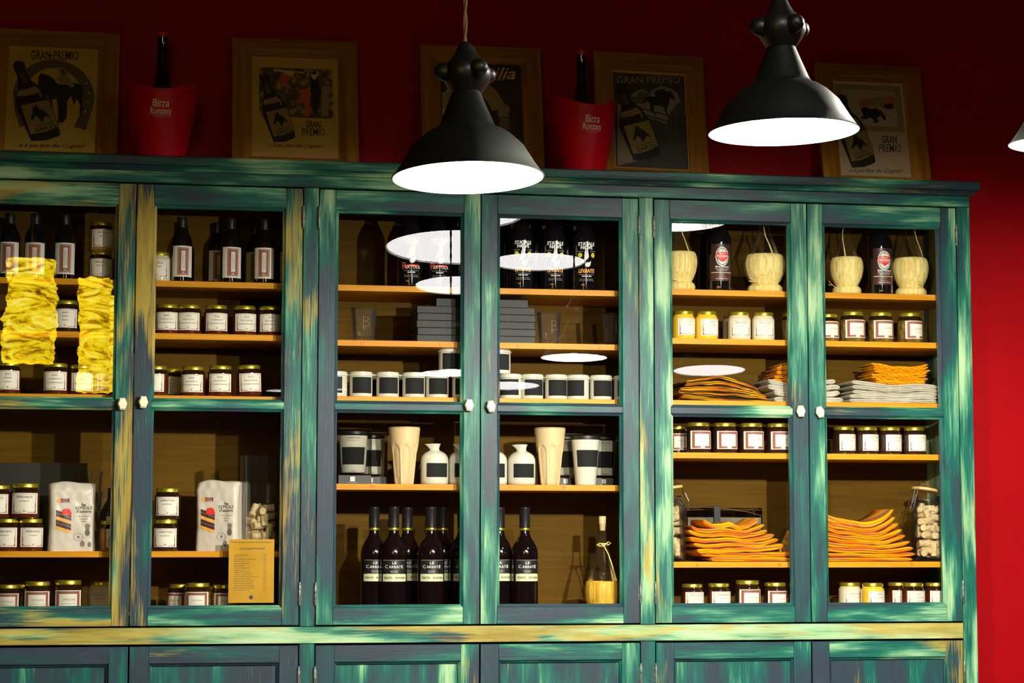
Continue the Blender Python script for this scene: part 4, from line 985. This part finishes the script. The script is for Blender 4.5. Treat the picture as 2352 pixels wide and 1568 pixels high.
def jug():
    t = empty('white_jug', (0, 0, 0), 'jug', 'jug'); n = 48
    pr = [(.038, 0), (.0418, .003), (.0425, .010), (.0425, .070), (.0415, .079), (.038, .088), (.031, .0955), (.022, .1005), (.0155, .1035), (.0140, .107), (.0142, .112), (.0160, .1175), (.0185, .1222), (.0190, .1235)]
    vs = []
    for inn in (0, 1):
        for r, z in (pr if not inn else [(.0170, .1228), (.013, .113), (.0125, .105)]):
            for i in range(n):
                a = 2 * PI * i / n; sp = max(0, -math.cos(a)) ** 6 * max(0, (z - .104) / .02) * .013
                vs.append(((r + sp) * math.cos(a) - 0, (r + sp * 0) * math.sin(a), z - sp * .12))
    L = len(pr) + 3; fs = [(l * n + i, l * n + (i + 1) % n, (l + 1) * n + (i + 1) % n, (l + 1) * n + i) for l in range(L - 1) for i in range(n)]
    fs += [tuple(reversed(range(n))), tuple((L - 1) * n + i for i in range(n))]
    MB().add(vs, fs).build('jug_body', 'porc', t, sharp=60); MB().band(-.035, .035, .022, .064, .0425, 0, None, .0007).build('label', 'chalk', t); return t
PROT['jug'] = jug()
put('jug', 998, 'M', 3, 'white jug with chalkboard label right of the left beige cup', y=.1, rz=.1)
put('jug', 1062, 'M', 3, 'white jug cut by the right stile of the third door', y=.1, rz=.1)
put('jug', 1133, 'M', 3, 'white jug cut by the left stile of the fourth door', y=.1, rz=-.05)
put('jug', 1198, 'M', 3, 'white jug with chalkboard label left of the right beige cup', y=.1, rz=.05)
def mug(parent=None):
    mb = MB().lathe([(.0290, 0), (.0315, .002), (.0320, .006), (.0435, .134), (.0440, .140), (.0425, .140)], 44)
    return mb
t = empty('conical_mug', (0, 0, 0), 'white conical mug with black label band right of the right beige cup', 'mug')
mug().build('mug_body', 'porc', t); MB().lathe([(.0445, .139), (.0450, .142), (.0445, .150), (.038, .153)], 44).build('lid', 'card', t)
MB().band(-.036, .036, .056, .107, .037, 0, lambda z: .032 + (z - .006) * .0899, .0007).build('label', 'chalk', t)
PROT['mug'] = t; put('mug', 1345, 'M', 3, 'white conical mug with black label right of the right beige cup', y=.095, rz=.05)
def packed():
    t = empty('packaged_mug', (0, 0, 0), 'mug', 'packaged mug')
    w2, H = .050, .168
    MB().box(-w2, w2, 0, .09, 0, H).build('clear_box', 'plastic', t, bevel=.001)
    mb = MB().lathe([(.034, .034), (.0365, .036), (.043, .142), (.043, .146)], 40, c=(.0, .046, 0))
    mb.build('mug', 'porc', t)
    mb = MB(); mb.v = []
    mb.band(-.044, .034, .059, .111, .04, 0, lambda z: .0365 + (z - .036) * .0613, .0008); o = mb.build('mug_label', 'chalk', t); o.location.y = .046
    mb = MB(); mb.box(-w2 + .001, w2 - .001, -.0008, -.0002, .001, .026, 0); mb.box(-.014, .0, -.0014, -.0008, .008, .022, 1); text(mb, 'ASA', -.007, .0150, .010, .0026, flat(-.0018), 0); text(mb, 'www.mugdesign.de', -.006, .0042, .032, .002, flat(-.0012), 1)
    text(mb, 'THERMO MUG', -.004, .139, .038, .0055, flat(-.0006), 0); text(mb, 'with porcelain lid', -.004, .131, .032, .0035, flat(-.0006), 0); text(mb, '250ml', -.003, .0395, .016, .0045, flat(-.0006), 0)
    mb.build('printed_card', ['card', 'paper'], t)
    MB().lathe([(.044, .150), (.044, .158), (.035, .160)], 40, c=(0, .046, 0)).build('mug_lid', 'card', t); return t
PROT['pak'] = packed()
put('pak', 815, 'M', 3, 'mug in a clear printed box at the left end of the fourth shelf', y=.072)
put('pak', 856, 'M', 3, 'boxed mug standing half behind the left boxed mug', y=.175, sc__=(.9, .9, .96))
put('pak', 1304, 'M', 3, 'boxed mug in the gap between the right beige cup and the conical mug', y=.17, sc__=(.95, .9, .97))
put('pak', 1392, 'M', 3, 'boxed mug right of the white conical mug, beside the stile', y=.17, sc__=(.95, .9, .97))
# ---- wine bottles and small flask (middle bay, floor)
def wine():
    t = empty('wine_bottle', (0, 0, 0), 'bottle', 'bottle'); R = .0405
    MB().lathe([(R - .004, 0), (R, .004), (R, .175), (R * .98, .188), (R * .88, .203), (R * .68, .217), (R * .48, .229), (.0158, .240), (.0150, .255), (.0150, .262)], 40).build('glass_body', 'brownglass', t)
    MB().lathe([(.0160, .252), (.0162, .262), (.0162, .312), (.0170, .314), (.0168, .319), (.015, .320)], 28).build('capsule', 'capsule', t)
    mb = MB(); MB().lathe([(.0164, .250), (.0168, .252), (.0168, .2555), (.0164, .257)], 28).build('foil_band', 'gold', t)
    mb.band(-.040, .040, .121, .161, R, 0, None, .0006); mb.band(-.040, .040, .0975, .1195, R, 1, None, .0006); mb.band(-.038, .038, .1605, .1611, R, 1, None, .0009); mb.band(-.030, .03, .1200, .1205, R, 1, None, .0009)
    fn = wrap(R, .0012)
    text(mb, 'LE', -.002, .1525, .012, .0075, fn, 2, .01); text(mb, 'C', -.026, .1415, .009, .0095, fn, 2, .005); text(mb, 'ARRAT', -.0005, .1408, .036, .0075, fn, 2, .005); text(mb, 'É', .0225, .1420, .007, .0105, fn, 2, .005)
    text(mb, 'CABERNET SAUVIGNON', -.003, .1285, .022, .002, fn, 2); text(mb, 'COLLI BOLOGNESI', -.003, .1250, .020, .002, fn, 2)
    text(mb, 'TENUTA', -.021, .1085, .026, .0058, fn, 3, .01); text(mb, 'BONZARA', .018, .1085, .033, .0058, fn, 3, .01)
    mb.build('label', ['card', 'creamlab', 'white', 'ink2'], t); return t
PROT['win'] = wine()
for u, y, lb, rz in ((858, .13, 'leftmost of the dark wine bottles, half behind the next one', .05), (903, .085, 'front dark wine bottle, second from the left', .0), (934, .19, 'dark wine bottle behind the second and third front ones', .1), (989, .085, 'front dark wine bottle left of the stile', -.0),
                     (1016, .19, 'dark wine bottle standing behind the one left of the stile', .1), (1062, .13, 'dark wine bottle mostly hidden by the right stile of the third door', .1), (1147, .13, 'dark wine bottle half hidden by the left stile of the fourth door', -.1), (1205, .085, 'single dark wine bottle in full view in the fourth door', .1)):
    put('win', u, 'M', 4, lb, y=y, rz=rz, dz=.012 if 0 else 0)
t = empty('straw_flask', (X(1384, .11, S['M'][4]), .11, S['M'][4]), 'corked clear bottle in a golden straw basket at the bottom right of the fourth door', 'flask')
rf = lambda a, z: 1 + .02 * abs(math.sin(9 * a))
MB().lathe([(.030, 0), (.036, .003), (.046, .020), (.0525, .045), (.0540, .065), (.0530, .082), (.0500, .094), (.0475, .096), (.046, .094)], 72, rf=rf).build('straw_basket', 'straw2', t, sharp=60)
MB().lathe([(.044, .085), (.0445, .098), (.040, .120), (.031, .155), (.021, .185), (.0145, .210), (.0125, .235), (.0125, .262), (.0145, .264), (.0145, .268), (.0125, .270)], 32).build('glass_body', 'gl3', t)
MB().lathe([(.0085, .250), (.0110, .272), (.0118, .292), (.0100, .294)], 20).build('stopper', 'cork', t)
c = MB().tube([(.018 * math.cos(a), .018 * math.sin(a), .206 - .004 * math.sin(a)) for a in [i * PI / 8 for i in range(17)]], .0018, 6)
c.tube([(.0, -.019, .204), (.012, -.026, .180), (.022, -.036, .145), (.034, -.046, .098)], .0018, 6).tube([(0, -.019, .204), (.014, -.022, .216), (.022, -.022, .212), (.012, -.020, .205)], .0016, 6).tube([(0, -.019, .204), (-.012, -.021, .212), (-.020, -.020, .208), (-.010, -.02, .203)], .0016, 6)
c.build('straw_bow', 'straw', t)
# ---- flour bags (left bay, fourth shelf)
def bag():
    t = empty('flour_bag', (0, 0, 0), 'bag', 'bag'); W2, D, H = .068, .085, .205
    def disp(x, z, k=1): return (.0035 * noise.noise(Vector((x * 22, z * 16, 3 * k))) + .002 * noise.noise(Vector((x * 55, z * 45, k)))) * (.5 + z / H)
    def front(x, z):
        tpr = max(0, (z - .17) / .035); e = max(0, abs(x) / W2 - .82) / .18
        return disp(x, z) + tpr ** 2 * .016 + e ** 2 * .010
    def hw(z): return W2 * (1 - .04 * math.sin(z / H * 3.4) + .012 * noise.noise(Vector((0, z * 30, 5))))
    n = 26; nz = 34; vs = []
    for k in range(nz + 1):
        z = H * k / nz; ztop = z
        for i in range(n + 1):                      # front
            s = -1 + 2 * i / n; x = s * hw(z); zz = z + (.005 * noise.noise(Vector((x * 18, 0, 9))) - .006 * s * s) * (z / H) ** 6
            vs.append((x, front(s * W2, z), zz))
        for i in range(6):                          # right side, back, left side
            y = front(W2, z) + (D - front(W2, z)) * (i + 1) / 6; vs.append((hw(z) - .006 * math.sin((i + 1) / 6 * PI) * (z / H), y, z - .006 * (z / H) ** 6))
        for i in range(6): vs.append((hw(z) * (1 - 2 * (i + 1) / 7), D + .003, z))
        for i in range(6):
            y = D - (D - front(-W2, z)) * (i) / 6; vs.append((-hw(z) + .006 * math.sin((i + 1) / 7 * PI) * (z / H), y, z - .006 * (z / H) ** 6))
    m = n + 1 + 18
    fs = [(k * m + i, k * m + (i + 1) % m, (k + 1) * m + (i + 1) % m, (k + 1) * m + i) for k in range(nz) for i in range(m)]
    fs += [tuple(reversed(range(m)))]
    o = len(vs); vs.append((0, D / 2, H - .002)); fs += [(nz * m + i, nz * m + (i + 1) % m, o) for i in range(m)]
    MB().add(vs, fs).build('paper_bag', 'bagp', t, sharp=80)
    def fn(off): return lambda x, z: (x * hw(z) / W2, front(x, z) - off, z)
    mb = MB()
    def grid(x0, x1, z0, z1, mi, off=.0006, sk=0):
        nx, nzz = max(2, int(abs(x1 - x0) / .004)), max(2, int(abs(z1 - z0) / .004)); p = [(x0 + (x1 - x0) * i / nx, z0 + (z1 - z0) * j / nzz + sk * (x0 + (x1 - x0) * i / nx)) for j in range(nzz + 1) for i in range(nx + 1)]
        mb.map2(p, [(j * (nx + 1) + i, j * (nx + 1) + i + 1, (j + 1) * (nx + 1) + i + 1, (j + 1) * (nx + 1) + i) for j in range(nzz) for i in range(nx)], fn(off), mi)
    def disc(cx, cz, rx, rz_, mi, off=.0006, n=14):
        mb.map2([(cx, cz)] + [(cx + rx * math.cos(2 * PI * i / n), cz + rz_ * math.sin(2 * PI * i / n)) for i in range(n)], [(0, i + 1, (i + 1) % n + 1) for i in range(n)], fn(off), mi)
    grid(-.038, -.010, .143, .155, 0); disc(-.042, .149, .0062, .0062, 1, .0012); text(mb, 'ANTICO', -.024, .1515, .016, .003, fn(.0012), 5); text(mb, 'Casale', -.024, .1462, .022, .005, fn(.0012), 5)
    for dx_, dz_ in ((-.026, .118), (-.019, .120), (-.012, .118), (-.022, .112), (-.015, .112), (-.009, .111), (-.028, .112)): disc(dx_, dz_, .0055, .0065, 2, .0008)
    for k, mi in ((0, 3), (1, 3), (2, 1), (3, 3), (4, 3), (5, 1)): grid(-.050, -.004, .098 - k * .0095, .1065 - k * .0095, mi, .0007 + k * .00005, -.30)
    text(mb, 'le', .034, .1375, .012, .009, fn(.0008), 4, .015); text(mb, 'SEMOLE', .034, .1280, .052, .0090, fn(.0008), 4, 0); text(mb, "d'autore", .034, .1180, .046, .0090, fn(.0008), 4, .01)
    text(mb, 'Pan di spagna', .034, .103, .034, .0045, fn(.0008), 5 + 1, 0, .3); text(mb, 'e torte da', .034, .0955, .024, .004, fn(.0008), 6, 0, .3); text(mb, 'forno', .034, .0885, .016, .004, fn(.0008), 6, 0, .3)
    disc(.046, .074, .008, .007, 6, .0007); grid(.040, .052, .062, .072, 6, .0009); disc(.046, .055, .0075, .010, 7, .0011)
    mb.map2([(.028, .012), (.030, .034), (.038, .045), (.046, .047), (.055, .044), (.062, .034), (.062, .012)], [tuple(range(7))], fn(.0008), 8); disc(.031, .022, .007, .009, 6, .0012); disc(.052, .02, .005, .008, 6, .0012)
    for k in range(16):
        a0, a1 = 2 * PI * k / 16, 2 * PI * (k + 1) / 16
        mb.map2([(.018 + r * math.cos(a) * 1.3, .042 + r * math.sin(a)) for r, a in ((.0105, a0), (.0112, a0), (.0112, a1), (.0105, a1))], [(0, 1, 2, 3)], fn(.0008), 6)
    disc(.019, .042, .003, .004, 9, .0009)
    mb.build('bag_print', ['maroon', 'oran', 'redp', pm('chocolate_print', (.06, .02, .015), .5), 'ink2', 'white', 'ink', pm('grey_print', (.10, .09, .08), .6), pm('pale_grey_print', (.52, .49, .43), .6), pm('blue_print', (.12, .14, .3), .6)], t); return t
PROT['bag'] = bag()
put('bag', 165, 'L', 3, 'white flour bag with a cake slice print, right of the pepper jars', y=.068, rz=.12, sc__=(.98, 1, .985))
put('bag', 495, 'L', 3, 'white flour bag with a cake slice print, between the onion jam stack and the corks', y=.072, rz=-.35, sc__=(.96, 1, 1.02))
# dark panel added in place of a dark room reflection, cup stack and labelled bottle behind
t = MB().box(-.15, .15, 0, .012, 0, .265).build('dark_reflection_panel', 'card', None); t.location = (X(80, .30, S['L'][3]), .31, S['L'][3]); tag(t, 'dark panel standing in for a room reflection behind the pepper jars and flour bag', 'reflection panel')
def cupstk(u, dz, y, lb):
    t = empty('small_cup', (X(u, y, S['L'][3]), y, S['L'][3] + dz), lb, 'cup', 'stacked small glass cups'); MB().lathe([(.019, 0), (.021, .002), (.027, .058), (.0255, .058), (.019, .004)], 28).build('glass_body', 'gl2', t)
for i, (u, dz) in enumerate(((214, 0), (236, 0), (214, .060), (236, .060), (214, .12), (236, .118), (214, .18))): cupstk(u, dz, .26 - .0 * i, 'small clear cup in the stacks behind the first flour bag, ' + ['left stack bottom', 'right stack bottom', 'left stack second', 'right stack second', 'left stack third', 'right stack top', 'left stack top'][i])
t = put('vin', 258, 'L', 3, 'vinegar bottle half hidden by the stile right of the first flour bag', y=.15, rz=.5, sc__=(1.1, 1.1, .95))
# ---- corks
def cork_mesh():
    mb = MB().lathe([(.0098, 0), (.0106, .001), (.0108, .019), (.0106, .037), (.0098, .038)], 16)
    for z in (.012, .016, .026): mb.lathe([(.01085, z), (.01095, z + .0004), (.01085, z + .0008)], 16, 1, cap=False)
    return mb.build('wine_cork', ['cork', 'ink'], None)
CK = cork_mesh(); tag(CK, 'cork', 'cork'); ckused = [False]
def corks(cx, cy, z0, R, H, n, label, group, seed, cone=0):
    rnd = random.Random(seed); pts = []; tries = 0
    while len(pts) < n and tries < 20000:
        tries += 1; z = z0 + .014 + rnd.random() * (H - .024); rr = (R - .015) * (1 - cone * (z - z0) / H) * math.sqrt(rnd.random()); a = rnd.random() * 2 * PI
        if rnd.random() < .55: a = -PI / 2 + rnd.uniform(-1.3, 1.3); rr = (R - .015) * (1 - cone * (z - z0) / H) * rnd.uniform(.7, 1)
        p = Vector((cx + rr * math.cos(a), cy + rr * math.sin(a), z))
        if all((p - q).length > .0225 for q in pts): pts.append(p)
    for p in pts:
        o = CK if not ckused[0] else CK.copy()
        if ckused[0]: col.objects.link(o)
        ckused[0] = True
        tz = rnd.uniform(0, 2 * PI); tx = rnd.choice([PI / 2, PI / 2 + rnd.uniform(-.5, .5), rnd.uniform(-.6, .6), PI / 2 + rnd.uniform(-.2, .2)])
        Rm = Matrix.Rotation(tz, 3, 'Z') @ Matrix.Rotation(tx, 3, 'X'); off = Rm @ Vector((0, 0, .019))
        q = p - off; d_ = Vector((p.x - cx, p.y - cy)); L_ = abs((Rm @ Vector((0, 0, 1))).xy.length) * .019
        k = max(0, d_.length + L_ * .9 + .010 - R); 
        if d_.length > 1e-6: dd = d_.normalized() * k; q -= Vector((dd.x, dd.y, 0))
        lo = min(q.z, (q + 2 * off).z) - .0105; q.z += max(0, z0 + .001 - lo)
        o.location = q; o.rotation_euler = Rm.to_euler(); o['label'] = label; o['category'] = 'cork'; o['group'] = group
vx = X(598, .13, S['L'][3])
t = empty('glass_vase', (vx, .13, S['L'][3]), 'tall clear glass vase holding corks, right of the second flour bag', 'vase')
MB().lathe([(.060, 0), (.063, .003), (.0635, .284), (.0615, .284), (.0605, .008), (.001, .007)], 48).build('glass_body', 'gl3', t)
corks(vx, .13, S['L'][3] + .008, .061, .135, 30, 'one of the wine corks heaped in the tall glass vase beside the flour bag', 'corks in the vase', 5, .25)
def clipjar(u, y, lb, rzz):
    z = S['R'][4]; x = X(u, y, z); t = empty('clip_top_jar', (x, y, z), lb, 'storage jar', None, rzz)
    MB().lathe([(.050, 0), (.0545, .004), (.0545, .155), (.052, .172), (.042, .186), (.038, .190), (.038, .196), (.0415, .198), (.0415, .203), (.036, .203), (.036, .190), (.050, .165), (.0515, .006), (.001, .005)], 44).build('glass_body', 'gl3', t)
    a = .16; M_ = Matrix.Translation((0, .012, .226)) @ Matrix.Rotation(a, 4, 'Y')
    lid = MB().lathe([(.040, -.004), (.041, .002), (.036, .010), (.020, .020), (.012, .022), (.011, .028), (.002, .030)], 40).build('glass_lid', 'gl3', t); lid.matrix_local = M_
    g = MB().lathe([(.038, -.006), (.0445, -.005), (.0455, -.001), (.0445, .003), (.038, .003)], 40).build('gasket', 'gasket', t); g.matrix_local = M_
    wr = MB(); wr.lathe([(.0425, .193), (.0437, .1945), (.0425, .196)], 40, cap=False)
    for s in (-.008, .010): wr.tube([(-.040, s, .232), (-.050, s, .200), (-.056, s, .178), (-.060, s * .5, .160), (-.062, 0, .158)], .0016, 6)
    wr.tube([(-.052, -.010, .212), (-.064, -.012, .186), (-.068, 0, .166), (-.064, .012, .186), (-.052, .010, .212)], .0016, 6)
    wr.build('wire_clip', 'wire', t)
    return x, y, z
x_, y_, z_ = clipjar(2134, .115, 'clip-top glass jar of corks at the right of the sixth glazed door', .2)
corks(x_, y_, z_ + .006, .051, .170, 44, 'one of the wine corks in the right clip-top jar', 'corks in the right clip jar', 9)
x_, y_, z_ = clipjar(1536, .115, 'clip-top glass jar of corks cut by the left stile of the fifth door', PI - .3)
corks(x_, y_, z_ + .006, .051, .165, 40, 'one of the wine corks in the clip-top jar beside the left stile', 'corks in the left clip jar', 13)
# ---- clear tray and packet behind the orange cloths
def tray():
    z = S['R'][4]; y = .235; x0, x1 = X(1578, y, z + .1), X(1752, y, z + .1); w2 = (x1 - x0) / 2
    t = empty('clear_tray_box', ((x0 + x1) / 2, y, z), 'clear plastic wrapped tray with a black strap behind the left orange cloths', 'box')
    H = .172
    MB().box(-w2, w2, 0, .09, .002, H - .004).build('clear_wrap', 'plastic', t, bevel=.004); MB().box(-w2 + .004, w2 - .004, .004, .086, .0, H * .8).build('contents', pm('grey_tissue', (.20, .18, .13), .7, bump=1, bs=60, var=.3, vs=40), t)
    MB().tube([(-w2, -.002, H), (-w2 * .2, -.003, H - .003), (w2 * .6, -.002, H - .016), (w2, -.002, H - .030)], .0016, 6).build('rim_wire', 'wire', t)
    MB().box(-w2 * .30, -w2 * .30 + .022, -.005, .094, .0, H + .001).build('strap', 'capsule', t, bevel=.001)
tray()
# ---- folded cloths
def cloth(u0, u1, bay, sh, dz, th, y0, dep, mat, seed, label, group, sag=0.0, tiltz=0, cat='cloth', endup=(0, 0), thin=1):
    """one folded cloth: a soft slab whose rounded front fold faces the room"""
    z = S[bay][sh]; x0, x1 = X(u0, y0, z + dz), X(u1, y0, z + dz); w = x1 - x0; nx = 56; rnd = random.Random(seed)
    pr = [(-.0, .5), (.002, .82), (.006, .97), (.014, 1.0), (.5, 1.0), (.97, 1.0), (1, .5), (.97, 0), (.5, 0), (.014, .0), (.006, .03), (.002, .18)]
    if th > .008: pr = [(.004, .5), (.0, .62), (.001, .84), (.006, .97), (.014, 1.0), (.5, 1.0), (.97, 1.0), (1, .5), (.97, 0), (.5, 0), (.014, .0), (.006, .03), (.001, .16), (.0, .38)]
    vs = []; uvs = []; m = len(pr)
    for i in range(nx + 1):
        s = i / nx; e = max(.3, (1 - abs(2 * s - 1) ** 26) ** .5)
        base = dz + sag * (abs(2 * s - 1) ** 2.2) + tiltz * (s - .5) + endup[0] * max(0, .25 - s) ** 2 * 16 + endup[1] * max(0, s - .75) ** 2 * 16
        f = noise.noise(Vector((s * 3.2, seed * 1.7, 0))); g = noise.noise(Vector((s * 7, seed * 2.3, 4)))
        base += (.0030 * g + .012 * WAVE * noise.noise(Vector((s * 2.6 + .3, group.__hash__() % 97 if False else len(group) * .37, 2)))) * (1 if dz > .004 else .2); t_ = th * (1 + .22 * f) * e; yo = y0 + .007 * f + .003 * g
        for j, (a, b_) in enumerate(pr):
            y = yo + (a if a < .02 else a * dep) ; vs.append((x0 + w * s + .002 * noise.noise(Vector((b_ * 4, seed, s * 3))), y, base + th * .5 + (b_ - .5) * t_))
            uvs.append((s, j / m))
    fs = [(i * m + j, (i + 1) * m + j, (i + 1) * m + (j + 1) % m, i * m + (j + 1) % m) for i in range(nx) for j in range(m)]
    fs += [tuple(reversed(range(m))), tuple(nx * m + j for j in range(m))]
    o = MB().add([(a - (x0 + w / 2), b_ - y0, c_ + .0) for a, b_, c_ in vs], fs, 0, uvs).build('folded_cloth', mat, None, sharp=75)
    o.location = (x0 + w / 2, y0, z + .0008); tag(o, label, cat, group)
    return o
WAVE = 0
def stack(n, u0f, u1f, bay, sh, th, mat, label, group, y0=.075, dep=.18, sagf=lambda k: 0, tf=lambda k: 0, seed=0, names=None, dz0=0, endf=lambda k: (0, 0), wave=1.0):
    dz = dz0
    for k in range(n):
        global WAVE; WAVE = k / n * wave
        t_ = th[k % len(th)] if isinstance(th, (list, tuple)) else th
        mt = mat[k % len(mat)] if isinstance(mat, (list, tuple)) else mat
        ordn = ['bottom', 'second from the bottom', 'third from the bottom', 'fourth from the bottom', 'fifth from the bottom', 'sixth from the bottom', 'seventh from the bottom', 'eighth from the bottom', 'ninth from the bottom', 'tenth from the bottom', 'eleventh from the bottom', 'twelfth from the bottom'][k]
        if k == n - 1: ordn = 'top'
        cloth(u0f(k), u1f(k), bay, sh, dz, t_, y0 + .004 * math.sin(k * 2.1 + seed), dep, mt, seed * 20 + k, label % ordn, group, sagf(k), tf(k), endup=endf(k))
        dz += t_ * .93
    return dz
R_n = random.Random(2)
j1 = [R_n.uniform(-8, 8) for _ in range(20)]; j2 = [R_n.uniform(-8, 8) for _ in range(20)]
stack(6, lambda k: 1558 + k * 3 + j1[k] * .8, lambda k: 1776 - k * 8 + j2[k], 'R', 2, [.013, .0115, .014, .0115, .014, .013], 'cl_bk', 'black and orange striped cloth, %s of the pile behind the fifth door', 'black and orange cloths', sagf=lambda k: -.0035 * k, tf=lambda k: -.004 - .004 * k, seed=1)
d = stack(4, lambda k: 1772 + j1[k], lambda k: 1944 - k * 7 + j2[k], 'R', 2, [.017, .018, .017, .016], 'linen', 'grey linen cloth, %s of the pile behind the stiles', 'grey linen cloths in the middle', sagf=lambda k: .003 * k, seed=2, y0=.085)
stack(5, lambda k: 1772 + k * 5 + j1[k + 4] * .5, lambda k: 1866 + j2[k] * .5, 'R', 2, [.013, .012, .014], 'cl_or', 'orange folded napkin, %s of those on the middle grey pile', 'orange napkins in the middle', sagf=lambda k: .002 + .001 * k, tf=lambda k: .004, seed=3, y0=.11, dep=.13, dz0=d)
d = stack(5, lambda k: 1956 + j1[k + 2] * .6, lambda k: 2157 + j2[k] * .4, 'R', 2, [.013, .0135, .013, .0135, .013], 'linen', 'grey linen cloth, %s of the right pile', 'grey linen cloths on the right', sagf=lambda k: .0, tf=lambda k: -.003 * k, seed=4, y0=.075)
stack(8, lambda k: 2008 + j1[k] * .6 - k * .5, lambda k: 2132 + j2[k] * .8, 'R', 2, [.0085, .0078, .0082], 'cl_ck', 'yellow checked napkin, %s of those on the right grey pile', 'checked napkins on the right', sagf=lambda k: .0014 * k + .002, tf=lambda k: -.004, seed=5, y0=.095, dep=.13, dz0=d - .002)
stack(8, lambda k: [1634, 1610, 1602, 1594, 1586, 1582, 1588, 1616][k], lambda k: [1814, 1816, 1800, 1788, 1778, 1762, 1756, 1742][k], 'R', 4, [.013, .0145, .017, .014, .0155, .014, .0135, .017], 'cl_or', 'orange striped cloth, %s of the sagging pile behind the fifth door', 'orange cloths behind the fifth door', sagf=lambda k: .0038 * k, tf=lambda k: [0, 0, .014, .012, .008, 0, 0, .0][k], seed=6, y0=.078, wave=1.4)
stack(9, lambda k: [1866, 1862, 1864, 1868, 1868, 1868, 1868, 1866, 1868][k], lambda k: [2096, 2102, 2098, 2090, 2080, 2072, 2064, 2056, 2052][k], 'R', 4, [.012, .013, .0135, .014, .0135, .013, .014, .0155, .020], 'cl_or', 'orange striped cloth, %s of the tall pile beside the corks', 'orange cloths behind the sixth door', sagf=lambda k: .0075 * k, tf=lambda k: -.0030 * k, seed=7, y0=.078, wave=1.2)
# grey bag-like clear packet leaning against the stile
zz = S['R'][4]; t = empty('clear_packet', (X(1806, .13, zz), .13, zz + .001), 'clear packet with an orange cloth leaning at the stile right of the left orange pile', 'packet')
o = MB().box(-.045, .045, 0, .012, 0, .13).build('clear_wrap', 'plastic', t); o.rotation_euler = (0, .45, 0)
o = MB().box(-.036, .036, .003, .009, .004, .09).build('cloth', 'cl_or', t); o.rotation_euler = (0, .45, 0)
# ---- menu sheet taped to the pane
px0, px1 = X(525, .006, Z0 + .15), X(629.5, .006, Z0 + .15); pz0, pz1 = at_y(577, 1384, .006).z, at_y(577, 1238, .006).z
t = empty('menu_sheet', ((px0 + px1) / 2, .0098, pz0), 'yellow printed price list taped on the glass at the lower right of the second door', 'sheet')
w2, H = (px1 - px0) / 2, pz1 - pz0
fw = lambda x, z: .0012 * math.sin(x * 60 + 1) * math.cos(z * 24) - .001
mb = MB(); nx, nz_ = 16, 22; vs = [(-w2 + 2 * w2 * i / nx, fw(-w2 + 2 * w2 * i / nx, H * j / nz_) - k * .0003, H * j / nz_) for k in (0, 1) for j in range(nz_ + 1) for i in range(nx + 1)]
q = (nx + 1) * (nz_ + 1)
fs = [(j * (nx + 1) + i, (j + 1) * (nx + 1) + i, (j + 1) * (nx + 1) + i + 1, j * (nx + 1) + i + 1) for j in range(nz_) for i in range(nx)] + [(q + j * (nx + 1) + i, q + j * (nx + 1) + i + 1, q + (j + 1) * (nx + 1) + i + 1, q + (j + 1) * (nx + 1) + i) for j in range(nz_) for i in range(nx)]
mb.add(vs, fs); fn = lambda x, z: (x, fw(x, z) - .0007, z)
text(mb, 'Prodotti Bologna esclusivi per Genova ed Emporio', 0, H - .009, .118, .0050, fn, 1, .01); text(mb, 'Local gastronomie', .002, H - .0275, .074, .0080, fn, 1, .012, .35)
rows = ['Aceto balsamico 25cl', 'Ragù classico', 'Sugo alla salsiccia di mezzano 180g', 'Mostarda 212g', 'Ragù tradizionale 180g', 'Patè di olive', 'Crema di parmigiano 90g', 'Friggione 212g', 'Scalogno sott olio 212g', 'Cipolline in agrodolce 180g', 'Confettura di cipolle extra vergine 212g', 'Peperonata 180g bolognese', 'Semola rimacinata d autore 1kg', 'Farina tipo 00 per dolci 1kg', 'Tagliatelle all uovo ruvide 250g', 'Biscotti artigianali secchi 300g', 'Birra artigianale 75cl']
for k, r in enumerate(rows):
    z = H - .0455 - k * .0064; wd = .00150 * len(r) + .010; text(mb, r, -w2 + .016 + wd / 2, z, wd, .0034, fn, 1, .008); text(mb, '%d,%02d' % (3 + k * 7 % 9, (k * 35) % 100), w2 - .027, z, .0095, .0034, fn, 1)
mb.map2([(.006 * math.cos(2 * PI * i / 18), .016 + .006 * math.sin(2 * PI * i / 18)) for i in range(18)], [tuple(range(18))], fn, 1)
mb.build('paper', ['menu', 'ink2'], t)
